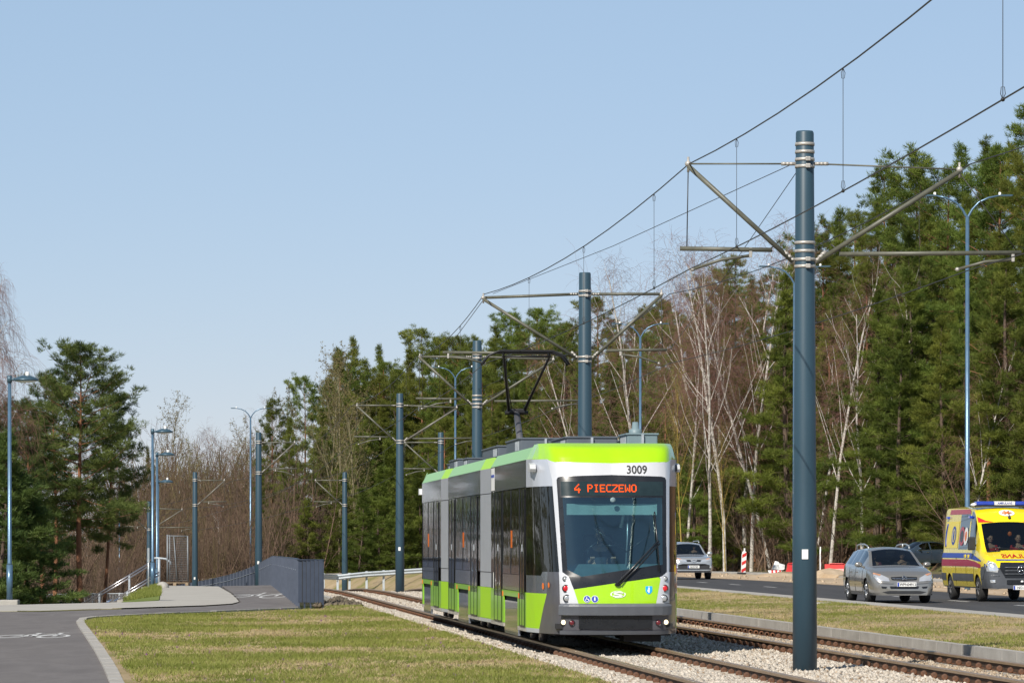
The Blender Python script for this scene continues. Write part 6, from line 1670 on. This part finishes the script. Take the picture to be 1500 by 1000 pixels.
# ---- skyline of the wooded hill in picture columns -> how tall the rear rows must stand
SKx = [440, 500, 530, 560, 590, 640, 680, 720, 780, 815, 850, 880, 930, 1000, 1045, 1090, 1130, 1160, 1210, 1250, 1300, 1345, 1370, 1400, 1435, 1500, 1600]
SKy = [560, 502, 500, 503, 490, 487, 492, 468, 462, 450, 452, 448, 452, 425, 395, 385, 372, 378, 315, 282, 240, 212, 228, 226, 172, 150, 140]
zones = [(0, 470, 'at the left end of the wooded hill'), (470, 600, 'between the slatted fence and the tram rear'), (600, 720, 'above the rear half of the tram'), (720, 880, 'behind the pantograph'), (880, 1010, 'above the tram front among the birches'),
         (1010, 1165, 'between the tram and the foreground mast'), (1165, 1300, 'just right of the foreground mast'), (1300, 1420, 'behind the silver estate car'), (1420, 1540, 'behind the ambulance at the right edge'), (1540, 1990, 'beyond the right edge of the picture')]
def zone(px): return [z for a, b, z in zones if a <= px < b][0]
rows = [(2, .50, 'front-row'), (6, .64, 'second-row'), (11, .76, 'middle-row'), (17, .87, 'upper-row'), (24, .95, 'upper-row'), (33, 1.0, 'skyline')]
for off, fr, rn in rows:
    px = 470+R.uniform(0, 30)
    while px < (1560 if rn in ('second-row', 'middle-row') else 1800):
        D = float(edgeD(px))+off+R.uniform(-2.0, 2.0); step = 2.4*F/D*R.uniform(.72, 1.28)
        X = (px-750)/F*D; z = float(gz(X, D))-.2
        yt = float(np.interp(px, SKx, SKy)); zt = CZ+(HY-yt)/F*D; h = (zt-z)*fr*R.uniform(.90, 1.03) if rn != 'skyline' else (zt-z)*R.uniform(.90, 1.02)
        if rn == 'skyline' and R.random() < .2: h *= .88
        birchy = 985 < px < 1150 or 880 < px < 960
        skip = (birchy and rn in ('front-row', 'second-row') and R.random() < .40) or (px < 600 and rn == 'front-row' and R.random() < .35)
        if not skip:
            h = max(5.0, min(h, 27))
            if rn in ('front-row',) and h < 14 and R.random() < .85: pr = R.choice(YOUNG); nm = 'young_pine'
            else: pr = R.choice(PINES if rn not in ('upper-row', 'skyline') else [PINES[k] for k in (0, 1, 2, 4, 6, 3)]); nm = 'pine_tree'
            kind = 'young pine' if nm == 'young_pine' else 'pine'
            plant(pr, X, D, h, nm, f'{rn} green {kind} of the hillside forest {zone(px)}', 'pine', f'{rn} {kind}s {zone(px)}', R.uniform(.9, 1.25)*(1.12 if h < 14 else 1.))
        px += step
# ---- birches in front of the pines: each where the photograph shows it
def at_px(px, py_base, py_top, D, proto, name, label, cat, group=None, wide=1., lean=0., rz=None):
    X = (px-750)/F*D; z = float(gz(X, D))-.15 if py_base is None else CZ-(py_base-HY)/F*D
    h = CZ+(HY-py_top)/F*D-z
    return plant(proto, X, D, h, name, label, cat, group, wide, z, lean, rz)
bl = [(952, 405, 300, 0, .0, 'bare white birch rising above the front end of the tram roof'), (1040, 400, 276, 1, -.10, 'bare white birch with leaning white trunk just right of the tram'), (1062, 390, 281, 3, -.03, 'twin-stemmed bare birch near the delineator board'),
      (1100, 365, 285, 2, -.05, 'tall bare birch with reddish twig crown left of the foreground mast'), (1132, 372, 283, 0, -.13, 'bare birch with curved leaning trunk nearest the foreground mast'), (1215, 395, 262, 2, .0, 'bare white birch showing just right of the foreground mast'),
      (1190, 430, 268, 1, .04, 'bare birch partly hidden by the foreground mast'), (1352, 410, 245, 3, -.06, 'bare birch among pines above the silver estate car'), (1262, 460, 255, 0, .05, 'thin bare birch between two pines above the estate car rear'),
      (905, 500, 300, 1, -.22, 'leaning bare birch behind the right of the second mast'), (1420, 500, 214, 2, .03, 'slim bare birch behind the right road lamp'), (1005, 470, 292, 2, .10, 'bare birch between the road lamp and the leaning birches')]
for px, yt, D, k, ln, lab in bl: at_px(px, None, yt, D, BIRCH[k], 'birch_tree', lab, 'birch', 'bare birches at the forest edge', .95, ln)
for px, yt, D, lab in ((1000, 560, 268, 'slim yellow-stemmed bare tree beside the tram front'), (1063, 640, 262, 'thin yellow-stemmed bare tree by the silver SUV')):
    t = at_px(px, None, yt, D, ASPEN[0], 'yellow_tree', lab, 'bare tree', None, .5)
    for o in list(t.children):
        if 'buds' not in o.name: o.data = o.data.copy(); o.data.materials.clear(); o.data.materials.append(M['yellow_bark'])
# full pines standing right at the forest edge, in front of the birches
for px, yt, D, k in ((1156, 405, 274, 3), (1282, 430, 246, 3), (1318, 470, 238, 5), (1340, 400, 240, 1), (1382, 470, 226, 0), (1408, 380, 228, 3), (1478, 360, 214, 1), (1015, 600, 292, 0), (890, 540, 322, 3), (925, 580, 318, 5)):
    at_px(px, None, yt, D, PINES[k], 'pine_tree', 'low-crowned pine at the very forest edge '+zone(px), 'pine', 'edge pines '+zone(px), 1.25)
# dim, crowded birches deeper in: their twigs make the reddish haze between the pines
for i in range(5):
    px = R.choice([R.uniform(900, 965), R.uniform(990, 1150), R.uniform(1040, 1150)]); D = float(edgeD(px))+R.uniform(5, 16); yt = float(np.interp(px, SKx, SKy))+R.uniform(0, 70)
    at_px(px, None, yt, D, R.choice(BIRCH), 'birch_tree', 'reddish-twigged bare birch crowded between the pines of the forest edge', 'birch', 'crowded bare birches between the forest pines', 1.15, R.uniform(-.06, .06))
# ---- bare trees and birches of the left background
for px, yt, D, k, pr, nm, lab in ((470, 545, 330, 0, ASPEN, 'aspen_tree', 'tall budding bare tree left of the wooded hill, second from the tram'), (436, 600, 325, 1, ASPEN, 'aspen_tree', 'smaller budding bare tree right of the left road lamp'), (497, 555, 322, 1, ASPEN, 'aspen_tree', 'olive-stemmed bare tree in front of the pines left of the tram'),
                                  (520, 600, 318, 0, ASPEN, 'aspen_tree', 'low olive-stemmed bare tree close to the tram rear mast'), (253, 608, 340, 0, ASPEN, 'aspen_tree', 'budding bare tree standing above the brush right of the path lamps'),
                                  (358, 606, 330, 2, BIRCH, 'birch_tree', 'bare white birch just left of the left road lamp'), (330, 640, 345, 1, BIRCH, 'birch_tree', 'small bare birch rising from the brown brush'), (283, 650, 350, 3, BIRCH, 'birch_tree', 'far bare birch above the thicket'), (323, 735, 300, 0, BIRCH, 'birch_tree', 'thin pale birch at the foot of the brush near the fence')):
    at_px(px, None, yt, D, pr[k], nm, lab, 'bare tree', None, .9)
for px, yt, D, k, w, lab in ((398, 592, 318, 2, .8, 'pine right beside the left road lamp pole'), (420, 615, 312, 1, .9, 'pine with lower crown behind the sixth overhead mast'), (445, 560, 335, 4, .8, 'thin-crowned pine left of the wooded hill'), (384, 690, 300, 3, 1.1, 'low spreading pine behind the fence hump'), (470, 600, 330, 0, 1., 'dense pine under the tall budding tree'), (216, 660, 330, 0, .6, 'small dark pine peeping out beside the path lamps')):
    at_px(px, None, yt, D, PINES[k], 'pine_tree', lab, 'pine', None, w)
for k, (px, yt, D) in enumerate(((500, 700, 312), (528, 720, 308), (556, 690, 316), (585, 710, 322), (612, 690, 330), (450, 735, 300), (410, 750, 296), (640, 690, 335), (575, 650, 330), (530, 640, 330))):
    at_px(px, None, yt, D, YOUNG[k % 3], 'young_pine', 'low young pine at the forest foot left of the tram', 'pine', 'low young pines at the forest foot left of the tram', 1.25)
for px, yt, D, w in ((268, 668, 335, .9), (296, 690, 322, 1.), (318, 672, 338, .9), (345, 668, 330, .9), (372, 640, 336, .9), (402, 650, 322, .9)):
    at_px(px, None, yt, D, R.choice(ASPEN), 'aspen_tree', 'fine-twigged bare tree standing in the brown thicket behind the path', 'bare tree', 'fine-twigged bare trees in the brown thicket', w)
# brown leafless thicket
for i in range(120):
    px = R.uniform(205, 420); D = R.uniform(268, 350); yt = R.uniform(640, 760) if D > 300 else R.uniform(700, 800)
    if D > 320: yt = R.uniform(628, 690)
    at_px(px, None, yt, D, R.choice(BRUSH+BRUSH[:2]), 'bare_shrub', 'brown leafless shrub of the thicket behind the path lamps', 'shrub', 'brown leafless shrubs behind the path lamps', R.uniform(.9, 1.5))
for i in range(34):
    px = R.uniform(60, 215); D = R.uniform(235, 330)
    at_px(px, None, R.uniform(690, 800), D, R.choice(BRUSH), 'bare_shrub', 'brown leafless shrub behind the left pine trunks', 'shrub', 'brown leafless shrubs behind the left pines', R.uniform(1., 1.6))
for i in range(46):
    px = R.uniform(430, 1500); D = float(edgeD(px))+R.uniform(-2, 9); 
    at_px(px, None, float(HY-(R.uniform(2.2, 5.5)+1.5)*F/D), D, R.choice(BRUSH), 'bare_shrub', 'brown leafless undergrowth shrub at the forest edge', 'shrub', 'undergrowth shrubs at the forest edge', R.uniform(.9, 1.5))
# ---- left group: pines and an overhanging birch
at_px(120, None, 520, 176, DARKP[0], 'pine_tree', 'big dark pine with reddish trunk at the left, its rounded crown the highest', 'pine', None, 1.25, 0, 1.)
at_px(78, None, 556, 180, DARKP[2], 'pine_tree', 'dark pine close left of the big rounded pine', 'pine', None, .95, 0, 2.6)
at_px(150, None, 590, 182, DARKP[0], 'pine_tree', 'right-hand pine of the left group, leaning over the brush', 'pine', None, .85, .05, 4.2)
at_px(42, None, 600, 168, DARKP[2], 'pine_tree', 'shaded pine behind the left-edge lamp', 'pine', None, .9, 0, 5.2)
at_px(20, None, 600, 172, DARKP[2], 'pine_tree', 'dark pine between the left-edge lamp and the big rounded pine', 'pine', None, 1.)
at_px(58, None, 620, 190, DARKP[2], 'pine_tree', 'dark pine at the back of the left group', 'pine', None, 1.1)
at_px(2, None, 640, 150, DARKP[1], 'young_pine', 'dark bushy young pine at the left edge of the picture', 'pine', None, 1.3)
at_px(38, None, 700, 152, DARKP[1], 'young_pine', 'low dark young pine right of the left-edge lamp', 'pine', None, 1.4)
for px_, yt_, w_ in ((-10, 440, .7), (-62, 440, 1.), (-44, 375, .75)): at_px(px_, None, yt_, 158+px_*.1, WEEP, 'birch_tree', 'bare birch with drooping purple twigs above the left-edge lamp', 'birch', 'bare birches above the left-edge lamp', w_)
at_px(-30, 890, 500, 166, BIRCH[1], 'birch_tree', 'leaning white birch whose limbs cross the left-edge lamp', 'birch', None, 1.3, .16, 0.)
# pines just beyond the left edge of the picture: the tram sides mirror them
for i in range(26):
    px = -60-26*i+R.uniform(-15, 15); D = R.uniform(150, 215)
    at_px(px, 892, HY-R.uniform(240, 330), D, R.choice([DARKP[1], PINES[5], PINES[3]]), 'pine_tree', 'pine of the left wood mirrored in the side of the tram', 'pine', 'pines of the left wood outside the picture', 1.25)
for i in range(28):
    plant(R.choice([PINES[3], PINES[5], DARKP[1]]), R.uniform(-92, -50), 20+6.8*i+R.uniform(-3, 3), R.uniform(11, 16), 'pine_tree', 'pine of the left wood mirrored in the side of the tram', 'pine', 'pines of the left wood outside the picture', 1.3)
# ================================================================ SKY, SUN, CAMERA
EL = rad(40); shadow = Vector((.43, .90)).normalized()
sun = bpy.data.lights.new('sun', 'SUN'); sun.energy = 5.; sun.angle = rad(.5); sun.color = (1, .94, .84)
so = bpy.data.objects.new('sun', sun); COL.objects.link(so)
dirv = Vector((shadow.x*math.cos(EL), shadow.y*math.cos(EL), -math.sin(EL)))
so.rotation_euler = dirv.to_track_quat('-Z', 'Y').to_euler(); so.location = (-20, -20, 60)
w = bpy.data.worlds.new('World'); sc.world = w; w.use_nodes = True
nt = w.node_tree; nt.nodes.clear()
sky = nt.nodes.new('ShaderNodeTexSky'); sky.sky_type = 'NISHITA'; sky.sun_disc = False
sky.sun_elevation = EL; sky.sun_rotation = math.atan2(-shadow.x, -shadow.y); sky.air_density = 1.0; sky.dust_density = 0.; sky.ozone_density = 6.; sky.altitude = 100
bg = nt.nodes.new('ShaderNodeBackground'); bg.inputs['Strength'].default_value = .1
out = nt.nodes.new('ShaderNodeOutputWorld')
m1 = nt.nodes.new('ShaderNodeMix'); m1.data_type = 'RGBA'; m1.blend_type = 'MULTIPLY'; m1.inputs[0].default_value = 1; m1.inputs[7].default_value = (.50, .37, .42, 1)
m2 = nt.nodes.new('ShaderNodeMix'); m2.data_type = 'RGBA'; m2.blend_type = 'ADD'; m2.inputs[0].default_value = 1; m2.inputs[7].default_value = (1.98, 2.98, 3.42, 1)   # thin bright haze over the whole sky
tc = nt.nodes.new('ShaderNodeTexCoord'); sx = nt.nodes.new('ShaderNodeSeparateXYZ'); mr = nt.nodes.new('ShaderNodeMapRange')   # the haze thins overhead
mr.inputs['From Min'].default_value = .16; mr.inputs['From Max'].default_value = .65; mr.inputs['To Min'].default_value = 1; mr.inputs['To Max'].default_value = .25
nt.links.new(tc.outputs['Generated'], sx.inputs[0]); nt.links.new(sx.outputs['Z'], mr.inputs['Value']); nt.links.new(mr.outputs['Result'], m2.inputs[0])
nt.links.new(sky.outputs['Color'], m1.inputs[6]); nt.links.new(m1.outputs[2], m2.inputs[6]); nt.links.new(m2.outputs[2], bg.inputs['Color']); nt.links.new(bg.outputs['Background'], out.inputs['Surface'])
cam = bpy.data.cameras.new('camera'); cam.sensor_width = 36; cam.sensor_fit = 'HORIZONTAL'; cam.lens = 36*F/1500
cam.shift_x = 0; cam.shift_y = (HY-500)/1500; cam.clip_end = 9000; cam.clip_start = .5
co = bpy.data.objects.new('camera', cam); COL.objects.link(co); co.location = (0, 0, CZ); co.rotation_euler = (rad(90), 0, 0)
sc.camera = co
sc.view_settings.view_transform = 'Standard'; sc.view_settings.look = 'None'; sc.view_settings.gamma = 1; sc.view_settings.exposure = .2
sc.cycles.max_bounces = 6; sc.cycles.transparent_max_bounces = 12
print('TREES', n_tree)
